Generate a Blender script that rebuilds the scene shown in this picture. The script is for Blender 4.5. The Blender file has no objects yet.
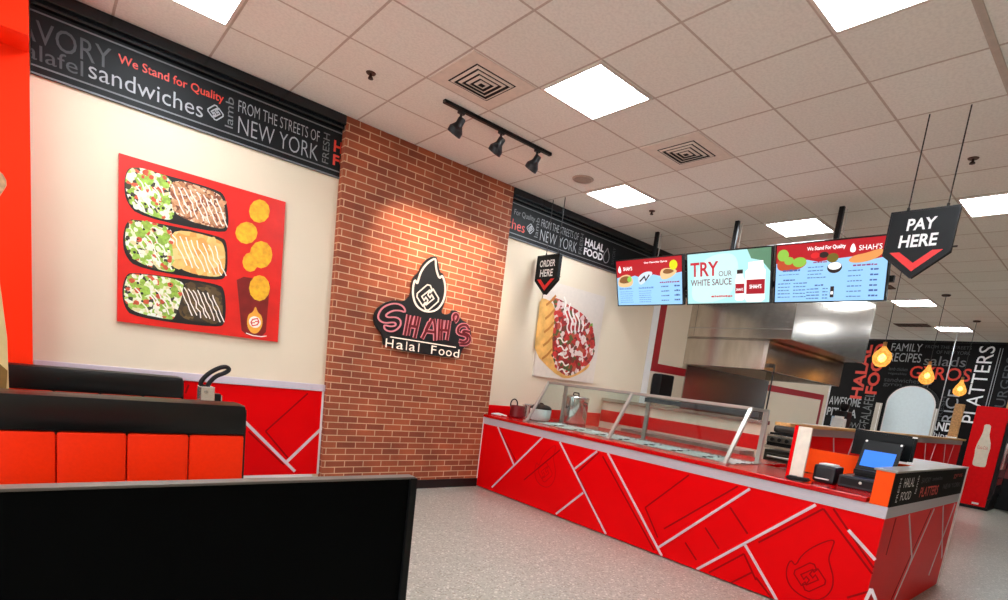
# Restaurant interior, built object by object
import bpy, bmesh, math, random
from mathutils import Vector, Matrix
C = bpy.context.collection
PI = math.pi
H = 3.53          # ceiling height
T = 0.61          # ceiling tile pitch
random.seed(7)

# ------------------------------------------------------------------ materials
_M = {}
def lin(c):
    return tuple(((v/255)/12.92 if v/255 <= 0.04045 else ((v/255+0.055)/1.055)**2.4) for v in c)
def nodes(name):
    m = bpy.data.materials.new(name); m.use_nodes = True
    nt = m.node_tree; b = nt.nodes['Principled BSDF']
    return m, nt, b
def mat(name, rgb, rough=0.5, metal=0.0, var=0.06, scale=18.0, bump=0.0, coat=0.0, stretch=None, spec=None):
    """plain surface with a faint procedural mottle and optional bump"""
    if name in _M: return _M[name]
    m, nt, b = nodes(name)
    c = lin(rgb)
    tc = nt.nodes.new('ShaderNodeTexCoord'); n = nt.nodes.new('ShaderNodeTexNoise')
    n.inputs['Scale'].default_value = scale; n.inputs['Detail'].default_value = 3
    if stretch:
        mp = nt.nodes.new('ShaderNodeMapping'); mp.inputs['Scale'].default_value = stretch
        nt.links.new(tc.outputs['Object'], mp.inputs['Vector']); nt.links.new(mp.outputs['Vector'], n.inputs['Vector'])
    else: nt.links.new(tc.outputs['Object'], n.inputs['Vector'])
    r = nt.nodes.new('ShaderNodeValToRGB')
    r.color_ramp.elements[0].position = .3; r.color_ramp.elements[1].position = .7
    r.color_ramp.elements[0].color = (*[v*(1-var) for v in c], 1); r.color_ramp.elements[1].color = (*[min(1, v*(1+var)) for v in c], 1)
    nt.links.new(n.outputs['Fac'], r.inputs['Fac']); nt.links.new(r.outputs['Color'], b.inputs['Base Color'])
    b.inputs['Roughness'].default_value = rough; b.inputs['Metallic'].default_value = metal
    b.inputs['Coat Weight'].default_value = coat
    if spec is not None: b.inputs['Specular IOR Level'].default_value = spec
    if bump:
        bp = nt.nodes.new('ShaderNodeBump'); bp.inputs['Strength'].default_value = bump; bp.inputs['Distance'].default_value = .004
        nt.links.new(n.outputs['Fac'], bp.inputs['Height']); nt.links.new(bp.outputs['Normal'], b.inputs['Normal'])
    _M[name] = m; return m
def emit(name, rgb, s=1.0):
    if name in _M: return _M[name]
    m, nt, b = nodes(name); c = lin(rgb)
    b.inputs['Base Color'].default_value = (*[v*.1 for v in c], 1)
    b.inputs['Roughness'].default_value = .5
    b.inputs['Emission Color'].default_value = (*c, 1); b.inputs['Emission Strength'].default_value = s
    _M[name] = m; return m
def glass(name, rgb=(235, 245, 245), amt=.9, rough=.02):
    if name in _M: return _M[name]
    m, nt, b = nodes(name); nt.nodes.remove(b); out = nt.nodes['Material Output']
    t = nt.nodes.new('ShaderNodeBsdfTransparent'); t.inputs['Color'].default_value = (*lin(rgb), 1)
    g = nt.nodes.new('ShaderNodeBsdfGlossy'); g.inputs['Roughness'].default_value = rough
    f = nt.nodes.new('ShaderNodeFresnel'); f.inputs['IOR'].default_value = 1.35
    x = nt.nodes.new('ShaderNodeMixShader')
    mn = nt.nodes.new('ShaderNodeMath'); mn.operation = 'MINIMUM'; mn.inputs[1].default_value = .045
    nt.links.new(f.outputs[0], mn.inputs[0]); nt.links.new(mn.outputs[0], x.inputs[0]); nt.links.new(t.outputs[0], x.inputs[1]); nt.links.new(g.outputs[0], x.inputs[2])
    nt.links.new(x.outputs[0], out.inputs['Surface']); _M[name] = m; return m
def brick_mat():
    m, nt, b = nodes('red_brick'); L = nt.links.new
    tc = nt.nodes.new('ShaderNodeTexCoord'); sep = nt.nodes.new('ShaderNodeSeparateXYZ'); cb = nt.nodes.new('ShaderNodeCombineXYZ')
    add = nt.nodes.new('ShaderNodeMath'); add.operation = 'ADD'
    L(tc.outputs['Object'], sep.inputs[0]); L(sep.outputs['X'], add.inputs[0]); L(sep.outputs['Y'], add.inputs[1])
    L(add.outputs[0], cb.inputs['X']); L(sep.outputs['Z'], cb.inputs['Y'])
    br = nt.nodes.new('ShaderNodeTexBrick'); L(cb.outputs[0], br.inputs['Vector'])
    br.inputs['Color1'].default_value = (*lin((170, 84, 48)), 1); br.inputs['Color2'].default_value = (*lin((132, 60, 36)), 1)
    br.inputs['Mortar'].default_value = (*lin((212, 168, 134)), 1)
    br.inputs['Scale'].default_value = 1; br.inputs['Brick Width'].default_value = .205; br.inputs['Row Height'].default_value = .0655
    br.inputs['Mortar Size'].default_value = .0052; br.inputs['Mortar Smooth'].default_value = .25; br.inputs['Bias'].default_value = -.1
    n = nt.nodes.new('ShaderNodeTexNoise'); n.inputs['Scale'].default_value = 3.2; n.inputs['Detail'].default_value = 6; L(tc.outputs['Object'], n.inputs['Vector'])
    mr = nt.nodes.new('ShaderNodeMapRange'); mr.inputs['From Min'].default_value = .3; mr.inputs['From Max'].default_value = .7
    mr.inputs['To Min'].default_value = .78; mr.inputs['To Max'].default_value = 1.15; L(n.outputs['Fac'], mr.inputs['Value'])
    hv = nt.nodes.new('ShaderNodeHueSaturation'); L(br.outputs['Color'], hv.inputs['Color']); L(mr.outputs[0], hv.inputs['Value'])
    L(hv.outputs['Color'], b.inputs['Base Color']); b.inputs['Roughness'].default_value = .75
    n2 = nt.nodes.new('ShaderNodeTexNoise'); n2.inputs['Scale'].default_value = 60; L(tc.outputs['Object'], n2.inputs['Vector'])
    sb = nt.nodes.new('ShaderNodeMath'); sb.operation = 'MULTIPLY_ADD'; L(br.outputs['Fac'], sb.inputs[0]); sb.inputs[1].default_value = -1.0
    L(n2.outputs['Fac'], sb.inputs[2])
    bp = nt.nodes.new('ShaderNodeBump'); bp.inputs['Distance'].default_value = .006; bp.inputs['Strength'].default_value = .7
    L(sb.outputs[0], bp.inputs['Height']); L(bp.outputs['Normal'], b.inputs['Normal'])
    return m
def ceiling_mat():
    m, nt, b = nodes('ceiling_tiles'); L = nt.links.new
    tc = nt.nodes.new('ShaderNodeTexCoord'); mp = nt.nodes.new('ShaderNodeMapping')
    L(tc.outputs['Object'], mp.inputs['Vector']); mp.inputs['Location'].default_value = (T*40, T*40, 0)
    br = nt.nodes.new('ShaderNodeTexBrick'); br.offset = 0; br.squash = 1; L(mp.outputs[0], br.inputs['Vector'])
    br.inputs['Scale'].default_value = 1; br.inputs['Brick Width'].default_value = T; br.inputs['Row Height'].default_value = T
    br.inputs['Mortar Size'].default_value = .009; br.inputs['Mortar Smooth'].default_value = .15
    br.inputs['Color1'].default_value = (*lin((247, 246, 239)), 1); br.inputs['Color2'].default_value = (*lin((241, 240, 232)), 1)
    br.inputs['Mortar'].default_value = (*lin((202, 190, 178)), 1)
    n = nt.nodes.new('ShaderNodeTexNoise'); n.inputs['Scale'].default_value = 55; n.inputs['Detail'].default_value = 4; L(tc.outputs['Object'], n.inputs['Vector'])
    mr = nt.nodes.new('ShaderNodeMapRange'); mr.inputs['From Min'].default_value = .35; mr.inputs['From Max'].default_value = .6
    mr.inputs['To Min'].default_value = .93; mr.inputs['To Max'].default_value = 1.02; L(n.outputs['Fac'], mr.inputs['Value'])
    hv = nt.nodes.new('ShaderNodeHueSaturation'); L(br.outputs['Color'], hv.inputs['Color']); L(mr.outputs[0], hv.inputs['Value'])
    L(hv.outputs['Color'], b.inputs['Base Color']); b.inputs['Roughness'].default_value = .9
    bp = nt.nodes.new('ShaderNodeBump'); bp.inputs['Distance'].default_value = .004; bp.inputs['Strength'].default_value = .5; bp.invert = True
    L(br.outputs['Fac'], bp.inputs['Height']); L(bp.outputs['Normal'], b.inputs['Normal'])
    return m
def floor_mat():
    m, nt, b = nodes('terrazzo'); L = nt.links.new
    tc = nt.nodes.new('ShaderNodeTexCoord')
    v = nt.nodes.new('ShaderNodeTexVoronoi'); v.inputs['Scale'].default_value = 85; L(tc.outputs['Object'], v.inputs['Vector'])
    sx = nt.nodes.new('ShaderNodeSeparateColor'); L(v.outputs['Color'], sx.inputs[0])
    r = nt.nodes.new('ShaderNodeValToRGB'); L(sx.outputs[0], r.inputs['Fac']); e = r.color_ramp.elements
    r.color_ramp.interpolation = 'CONSTANT'
    e[0].position = 0; e[0].color = (*lin((138, 134, 124)), 1); e[1].position = .12; e[1].color = (*lin((160, 156, 145)), 1)
    for p, c in ((.45, (167, 163, 152)), (.72, (174, 170, 159)), (.9, (206, 202, 192)), (.97, (140, 128, 114))):
        q = e.new(p); q.color = (*lin(c), 1)
    n = nt.nodes.new('ShaderNodeTexNoise'); n.inputs['Scale'].default_value = 120; L(tc.outputs['Object'], n.inputs['Vector'])
    mr = nt.nodes.new('ShaderNodeMapRange'); mr.inputs['To Min'].default_value = .86; mr.inputs['To Max'].default_value = 1.12; L(n.outputs['Fac'], mr.inputs['Value'])
    hv = nt.nodes.new('ShaderNodeHueSaturation'); L(r.outputs['Color'], hv.inputs['Color']); L(mr.outputs[0], hv.inputs['Value'])
    L(hv.outputs['Color'], b.inputs['Base Color']); b.inputs['Roughness'].default_value = .28
    return m
def speckle(name, cols, scale, rough=.5, warp=.0):
    """printed food picture: cells of several colours"""
    if name in _M: return _M[name]
    m, nt, b = nodes(name); L = nt.links.new
    tc = nt.nodes.new('ShaderNodeTexCoord')
    v = nt.nodes.new('ShaderNodeTexVoronoi'); v.inputs['Scale'].default_value = scale; L(tc.outputs['Object'], v.inputs['Vector'])
    sx = nt.nodes.new('ShaderNodeSeparateColor'); L(v.outputs['Color'], sx.inputs[0])
    r = nt.nodes.new('ShaderNodeValToRGB'); L(sx.outputs[1], r.inputs['Fac']); r.color_ramp.interpolation = 'CONSTANT'; e = r.color_ramp.elements
    k = len(cols); e[0].color = (*lin(cols[0]), 1); e[1].position = 1/k; e[1].color = (*lin(cols[1]), 1)
    for i in range(2, k): q = e.new(i/k); q.color = (*lin(cols[i]), 1)
    L(r.outputs['Color'], b.inputs['Base Color']); b.inputs['Roughness'].default_value = rough
    _M[name] = m; return m
def wood_mat(name, rgb):
    if name in _M: return _M[name]
    m, nt, b = nodes(name); L = nt.links.new; c = lin(rgb)
    tc = nt.nodes.new('ShaderNodeTexCoord'); mp = nt.nodes.new('ShaderNodeMapping'); mp.inputs['Scale'].default_value = (1.2, 14, 14)
    w = nt.nodes.new('ShaderNodeTexNoise'); w.inputs['Scale'].default_value = 3; w.inputs['Detail'].default_value = 5
    L(tc.outputs['Object'], mp.inputs['Vector']); L(mp.outputs[0], w.inputs['Vector'])
    r = nt.nodes.new('ShaderNodeValToRGB'); e = r.color_ramp.elements; e[0].position = .35; e[1].position = .65
    e[0].color = (*[x*.65 for x in c], 1); e[1].color = (*c, 1); L(w.outputs['Fac'], r.inputs['Fac']); L(r.outputs['Color'], b.inputs['Base Color'])
    b.inputs['Roughness'].default_value = .4; _M[name] = m; return m

CREAM = mat('cream_paint', (227, 211, 186), .8, var=.015, scale=2)
ORANGE = mat('orange_paint', (255, 44, 1), .6, var=.03, scale=3, spec=.15)
RED = mat('red_laminate', (226, 2, 8), .35, var=.03, scale=4, spec=.08)
REDTOP = mat('red_solid_top', (190, 4, 8), .14, var=.04, scale=30, spec=.5)
DARKRED = mat('red_groove', (150, 2, 6), .5, var=.03, spec=.1)
STRIPE = mat('burgundy_stripe', (160, 12, 24), .6, var=.03)
SILVER = mat('silver_laminate', (200, 192, 200), .28, .25, var=.04, stretch=(1, 1, 8))
INLAY = mat('inlay_silver', (222, 206, 210), .3, .2, var=.04)
BLACK = mat('black_plastic', (14, 14, 16), .4, var=.1, spec=.25)
BANNER = mat('black_banner', (17, 19, 21), .5, var=.1, scale=6, spec=.2)
MURAL = mat('black_mural', (14, 12, 13), .6, var=.15, scale=5, spec=.15)
CROWN = mat('black_gloss', (12, 18, 24), .2, var=.1)
VINYL = mat('black_vinyl', (7, 8, 9), .3, var=.12, scale=60, bump=.06, spec=.4)
VINYLO = mat('orange_vinyl', (255, 46, 2), .45, var=.05, scale=70, bump=.1, spec=.2)
STEEL = mat('brushed_steel', (196, 190, 184), .24, .95, var=.1, scale=4, stretch=(1, 1, 24))
STEELV = mat('hood_steel', (206, 199, 189), .2, .9, var=.12, scale=3, stretch=(3, 3, 1))
CHROME = mat('chrome', (225, 222, 218), .14, .85, var=.05)
FRAME = mat('guard_steel', (178, 174, 166), .28, .45, var=.05)
DULL = mat('dull_steel', (176, 168, 156), .35, .7, var=.12, scale=8)
WHITE = mat('white_paint', (236, 234, 230), .5, var=.02)
TRIMW = mat('white_trim', (236, 230, 228), .4, var=.02)
RAILM = mat('lilac_rail', (206, 194, 204), .45, var=.03)
BASEB = mat('black_base', (16, 15, 16), .35, var=.1)
INK = {'silver': mat('ink_silver', (156, 158, 162), .5), 'white': mat('ink_white', (240, 240, 240), .4), 'grey': mat('ink_grey', (104, 106, 108), .45),
       'faint': mat('ink_faint', (62, 65, 68), .5), 'red': mat('ink_red', (214, 52, 30), .45)}
GLASS = glass('clear_glass')

# ------------------------------------------------------------------ mesh building
class MB:
    def __init__(s): s.bm = bmesh.new()
    def box(s, x0, x1, y0, y1, z0, z1, bev=0.0):
        b = bmesh.new(); bmesh.ops.create_cube(b, size=1)
        bmesh.ops.scale(b, vec=(abs(x1-x0), abs(y1-y0), abs(z1-z0)), verts=b.verts)
        bmesh.ops.translate(b, vec=((x0+x1)/2, (y0+y1)/2, (z0+z1)/2), verts=b.verts)
        if bev: bmesh.ops.bevel(b, geom=b.edges[:], offset=bev, segments=2, affect='EDGES', profile=.6)
        s.merge(b); return s
    def merge(s, b):
        me = bpy.data.meshes.new('t'); b.to_mesh(me); b.free(); s.bm.from_mesh(me); bpy.data.meshes.remove(me)
    def bar(s, p, q, w, d, up=(0, 0, 1), bev=0.0):
        """rectangular bar from p to q; w across, d along up-ish"""
        p, q = Vector(p), Vector(q); z = (q-p).normalized(); u = Vector(up)
        if abs(z.dot(u)) > .98: u = Vector((0, 1, 0))
        x = u.cross(z).normalized(); y = z.cross(x)
        b = bmesh.new(); bmesh.ops.create_cube(b, size=1); bmesh.ops.scale(b, vec=(w, d, (q-p).length), verts=b.verts)
        if bev: bmesh.ops.bevel(b, geom=b.edges[:], offset=bev, segments=2, affect='EDGES')
        m = Matrix.Translation((p+q)/2) @ Matrix((x, y, z)).transposed().to_4x4()
        bmesh.ops.transform(b, matrix=m, verts=b.verts); s.merge(b); return s
    def cyl(s, p, q, r, r2=None, seg=20, cap=True):
        p, q = Vector(p), Vector(q); r2 = r if r2 is None else r2
        b = bmesh.new(); bmesh.ops.create_cone(b, cap_ends=cap, segments=seg, radius1=r, radius2=r2, depth=(q-p).length)
        m = Matrix.Translation((p+q)/2) @ (q-p).to_track_quat('Z', 'Y').to_matrix().to_4x4()
        bmesh.ops.transform(b, matrix=m, verts=b.verts); s.merge(b); return s
    def lathe(s, prof, c=(0, 0, 0), seg=28, axis=None):
        b = bmesh.new(); rings = []
        for r, z in prof:
            if r < 1e-5: rings.append([b.verts.new((0, 0, z))])
            else: rings.append([b.verts.new((r*math.cos(2*PI*k/seg), r*math.sin(2*PI*k/seg), z)) for k in range(seg)])
        for a, d in zip(rings, rings[1:]):
            for k in range(seg):
                k2 = (k+1) % seg
                if len(a) == 1 and len(d) == 1: continue
                if len(a) == 1: b.faces.new((a[0], d[k], d[k2]))
                elif len(d) == 1: b.faces.new((a[k], d[0], a[k2]))
                else: b.faces.new((a[k], d[k], d[k2], a[k2]))
        bmesh.ops.recalc_face_normals(b, faces=b.faces)
        m = Matrix.Translation(Vector(c))
        if axis is not None: m = m @ Vector(axis).to_track_quat('Z', 'Y').to_matrix().to_4x4()
        bmesh.ops.transform(b, matrix=m, verts=b.verts); s.merge(b); return s
    def tube(s, pts, r, seg=8, closed=False):
        pts = [Vector(p) for p in pts]; n = len(pts); b = bmesh.new(); rings = []
        prev = None
        for i, p in enumerate(pts):
            if closed: t = (pts[(i+1) % n]-pts[i-1]).normalized()
            else: t = (pts[min(i+1, n-1)]-pts[max(i-1, 0)]).normalized()
            u = Vector((0, 0, 1)) if prev is None else prev
            if abs(u.dot(t)) > .97: u = Vector((0, 1, 0)) if prev is None else u
            x = (u - t*u.dot(t)).normalized(); y = t.cross(x); prev = x
            rings.append([b.verts.new(p+x*r*math.cos(2*PI*k/seg)+y*r*math.sin(2*PI*k/seg)) for k in range(seg)])
        pairs = list(zip(rings, rings[1:])) + ([(rings[-1], rings[0])] if closed else [])
        for a, d in pairs:
            for k in range(seg): b.faces.new((a[k], a[(k+1) % seg], d[(k+1) % seg], d[k]))
        if not closed: b.faces.new(rings[0][::-1]); b.faces.new(rings[-1])
        bmesh.ops.recalc_face_normals(b, faces=b.faces); s.merge(b); return s
    def prism(s, fr, pts, d0=0.0, d1=0.002):
        """polygon pts (u,v) in frame fr, from offset d0 to d1 along the frame normal"""
        O, U, V = fr; N = U.cross(V); b = bmesh.new()
        lo = [b.verts.new(O+U*u+V*v+N*d0) for u, v in pts]; hi = [b.verts.new(O+U*u+V*v+N*d1) for u, v in pts]
        n = len(pts); b.faces.new(hi); b.faces.new(lo[::-1])
        for k in range(n): b.faces.new((lo[k], lo[(k+1) % n], hi[(k+1) % n], hi[k]))
        bmesh.ops.recalc_face_normals(b, faces=b.faces); s.merge(b); return s
    def rect(s, fr, u0, u1, v0, v1, d0=0.0, d1=0.002): return s.prism(fr, [(u0, v0), (u1, v0), (u1, v1), (u0, v1)], d0, d1)
    def strip(s, fr, u0, v0, u1, v1, w, d0=0.0, d1=.002):
        a = Vector((u0, v0)); b = Vector((u1, v1)); t = (b-a).normalized(); n = Vector((-t.y, t.x))*w/2
        return s.prism(fr, [tuple(a-n), tuple(b-n), tuple(b+n), tuple(a+n)], d0, d1)
    def line(s, fr, pts, w, d0=0.0, d1=.002, closed=False):
        """mitred ribbon along a polyline"""
        P = [Vector(p) for p in pts]; n = len(P); L = []; R = []
        for i in range(n):
            a = P[i-1] if (closed or i) else P[i]; c = P[(i+1) % n] if (closed or i < n-1) else P[i]
            t1 = (P[i]-a); t2 = (c-P[i]); t1 = t1.normalized() if t1.length > 1e-9 else t2.normalized(); t2 = t2.normalized() if t2.length > 1e-9 else t1
            t = (t1+t2); t = t.normalized() if t.length > 1e-6 else t1
            nn = Vector((-t.y, t.x)); k = min(1.6, 1/max(.4, nn.dot(Vector((-t1.y, t1.x)))))
            L.append(P[i]+nn*w/2*k); R.append(P[i]-nn*w/2*k)
        O, U, V = fr; N = U.cross(V); b = bmesh.new()
        f = lambda q, d: b.verts.new(O+U*q.x+V*q.y+N*d)
        l0 = [f(q, d0) for q in L]; r0 = [f(q, d0) for q in R]; l1 = [f(q, d1) for q in L]; r1 = [f(q, d1) for q in R]
        for i in range(n if closed else n-1):
            j = (i+1) % n
            b.faces.new((l1[i], r1[i], r1[j], l1[j])); b.faces.new((l0[i], l0[j], r0[j], r0[i]))
            b.faces.new((l0[i], l1[i], l1[j], l0[j])); b.faces.new((r0[i], r0[j], r1[j], r1[i]))
        bmesh.ops.recalc_face_normals(b, faces=b.faces); s.merge(b); return s
    def text(s, fr, txt, u0, u1, v0, v1, d0=.001, rot=0, bold=0.0, shear=0.0):
        cu = bpy.data.curves.new('t', 'FONT'); cu.body = txt; cu.resolution_u = 3; cu.offset = bold; cu.shear = shear
        ob = bpy.data.objects.new('t', cu); C.objects.link(ob); dg = bpy.context.evaluated_depsgraph_get()
        me = bpy.data.meshes.new_from_object(ob.evaluated_get(dg)); bpy.data.objects.remove(ob); bpy.data.curves.remove(cu)
        xs = [v.co.x for v in me.vertices]; ys = [v.co.y for v in me.vertices]
        ax, bx, ay, by = min(xs), max(xs), min(ys), max(ys)
        O, U, V = fr; N = U.cross(V)
        for v in me.vertices:
            a = (v.co.x-ax)/(bx-ax); c = (v.co.y-ay)/(by-ay)
            if rot == 90: a, c = 1-c, a
            v.co = O+U*(u0+(u1-u0)*a)+V*(v0+(v1-v0)*c)+N*d0
        me.update(); b = bmesh.new(); b.from_mesh(me); bpy.data.meshes.remove(me)
        for f in b.faces:
            f.normal_update()
            if f.normal.dot(N) < 0: f.normal_flip()
        s.merge(b); return s
    def build(s, name, m, parent=None, smooth=False):
        me = bpy.data.meshes.new(name); off = Vector((0, 0, 0)); p = parent
        while p is not None: off += p.location; p = p.parent
        if parent is None: pass
        bmesh.ops.translate(s.bm, vec=-off, verts=s.bm.verts)
        if smooth:
            for f in s.bm.faces: f.smooth = True
            for e in s.bm.edges:
                if len(e.link_faces) == 2 and e.calc_face_angle(0) > .6: e.smooth = False
        s.bm.to_mesh(me); s.bm.free(); me.materials.append(m)
        o = bpy.data.objects.new(name, me); C.objects.link(o); o.parent = parent
        return o
def tag(o, label=None, cat=None, group=None, kind=None):
    for k, v in (('label', label), ('category', cat), ('group', group), ('kind', kind)):
        if v: o[k] = v
    return o
def thing(name, label, cat, loc, group=None):
    o = bpy.data.objects.new(name, None); o.empty_display_size = .1; C.objects.link(o); o.location = loc
    return tag(o, label, cat, group)
def struct(name, mb, m): return tag(mb.build(name, m), kind='structure')
def copy_tree(o, dloc, parent=None, label=None):
    c = o.copy(); C.objects.link(c); c.parent = parent
    if parent is None: c.location = Vector(o.location)+Vector(dloc)
    if label: c['label'] = label
    for ch in list(o.children): copy_tree(ch, dloc, c)
    return c
def strips(name, m, parent, fr, L, w, d, clamp=None):
    """one part for each inlaid strip"""
    for k, q in enumerate(L):
        q = list(q)
        if clamp: q[1] = min(clamp[1], max(clamp[0], q[1])); q[3] = min(clamp[1], max(clamp[0], q[3]))
        MB().strip(fr, *q, w, 0, d+.0002*(k % 9)).build(name, m, parent)
def knot(b, f, cx, cz, s, w, d):
    """two interlocking squared hooks turned 45 degrees, the mark inside the flame"""
    k1 = [(.15, .38), (-.05, .62), (-.95, .0), (-.95, -.1), (-.45, -.62), (-.2, -.45), (-.35, -.25), (-.5, -.12), (-.5, -.02), (.05, .36)]
    k1 = [(.30, .55), (.10, .85), (-.15, .85), (-.88, .12), (-.88, -.12), (-.35, -.65), (-.08, -.45), (.02, -.18), (-.18, -.02), (-.28, -.25), (-.5, -.02), (.08, .52), (.18, .38)]
    k2 = [(-x, -y) for x, y in k1]
    for k in (k1, k2): b.line(f, [(cx+s*x, cz+s*y) for x, y in k], w, 0, d, closed=True)
def inside(p, poly):
    x, y = p; r = False
    for i in range(len(poly)):
        (x1, y1), (x2, y2) = poly[i], poly[i-1]
        if (y1 > y) != (y2 > y) and x < (x2-x1)*(y-y1)/(y2-y1)+x1: r = not r
    return r
def scatter(fr, poly, n, r, m, name, parent, d, spiky=.35, stretch=1.0):
    """printed picture of many little morsels inside poly, as one surface"""
    b = MB(); u0, u1 = min(p[0] for p in poly), max(p[0] for p in poly); v0, v1 = min(p[1] for p in poly), max(p[1] for p in poly); k = 0; tries = 0
    while k < n and tries < n*20:
        tries += 1; c = (random.uniform(u0+r, u1-r), random.uniform(v0+r*.6, v1-r*.6))
        if not inside(c, poly): continue
        rr = r*random.uniform(.6, 1.1); a0 = random.uniform(0, PI); N_ = 9
        pts = []
        for j in range(N_):
            q = rr*random.uniform(1-spiky, 1); x, y = q*math.cos(2*PI*j/N_)*stretch, q*math.sin(2*PI*j/N_)/stretch
            pts.append((c[0]+x*math.cos(a0)-y*math.sin(a0), c[1]+x*math.sin(a0)+y*math.cos(a0)))
        b.prism(fr, pts, 0, d+.00003*k); k += 1
    # the morsels belong to the picture they are printed on
    o = [c for c in parent.children if c.name.split('.')[0] == name][-1]
    off = Vector((0, 0, 0)); p = parent
    while p is not None: off += p.location; p = p.parent
    bmesh.ops.translate(b.bm, vec=-off, verts=b.bm.verts)
    o.data.materials.append(m)
    for f_ in b.bm.faces: f_.material_index = len(o.data.materials)-1
    b.bm.from_mesh(o.data); b.bm.to_mesh(o.data); b.bm.free(); return o
def FY(y): return (Vector((0, y, 0)), Vector((1, 0, 0)), Vector((0, 0, 1)))        # faces -Y, u = x, v = z
def FX(x): return (Vector((x, 0, 0)), Vector((0, -1, 0)), Vector((0, 0, 1)))       # faces -X, u = -y, v = z
def FZ(z): return (Vector((0, 0, z)), Vector((1, 0, 0)), Vector((0, -1, 0)))       # faces down, u = x, v = -y
def neg(L): return [[-a[0], a[1]] if len(a) == 2 else [-a[0], a[1], -a[2], a[3]] for a in L]
def ring(cx, cy, a, b, n=24, r0=0): return [(cx+a*math.cos(r0+2*PI*k/n), cy+b*math.sin(r0+2*PI*k/n)) for k in range(n)]
def smooth(pts, it=2, closed=True):
    for _ in range(it):
        q = []
        n = len(pts)
        for i in range(n if closed else n-1):
            a, b = pts[i], pts[(i+1) % n]
            q += [(a[0]*.75+b[0]*.25, a[1]*.75+b[1]*.25), (a[0]*.25+b[0]*.75, a[1]*.25+b[1]*.75)]
        if not closed: q = [pts[0]]+q+[pts[-1]]
        pts = q
    return pts
LIGHT, SPOT, EXPO = 32.0, 95.0, 0.3
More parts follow.
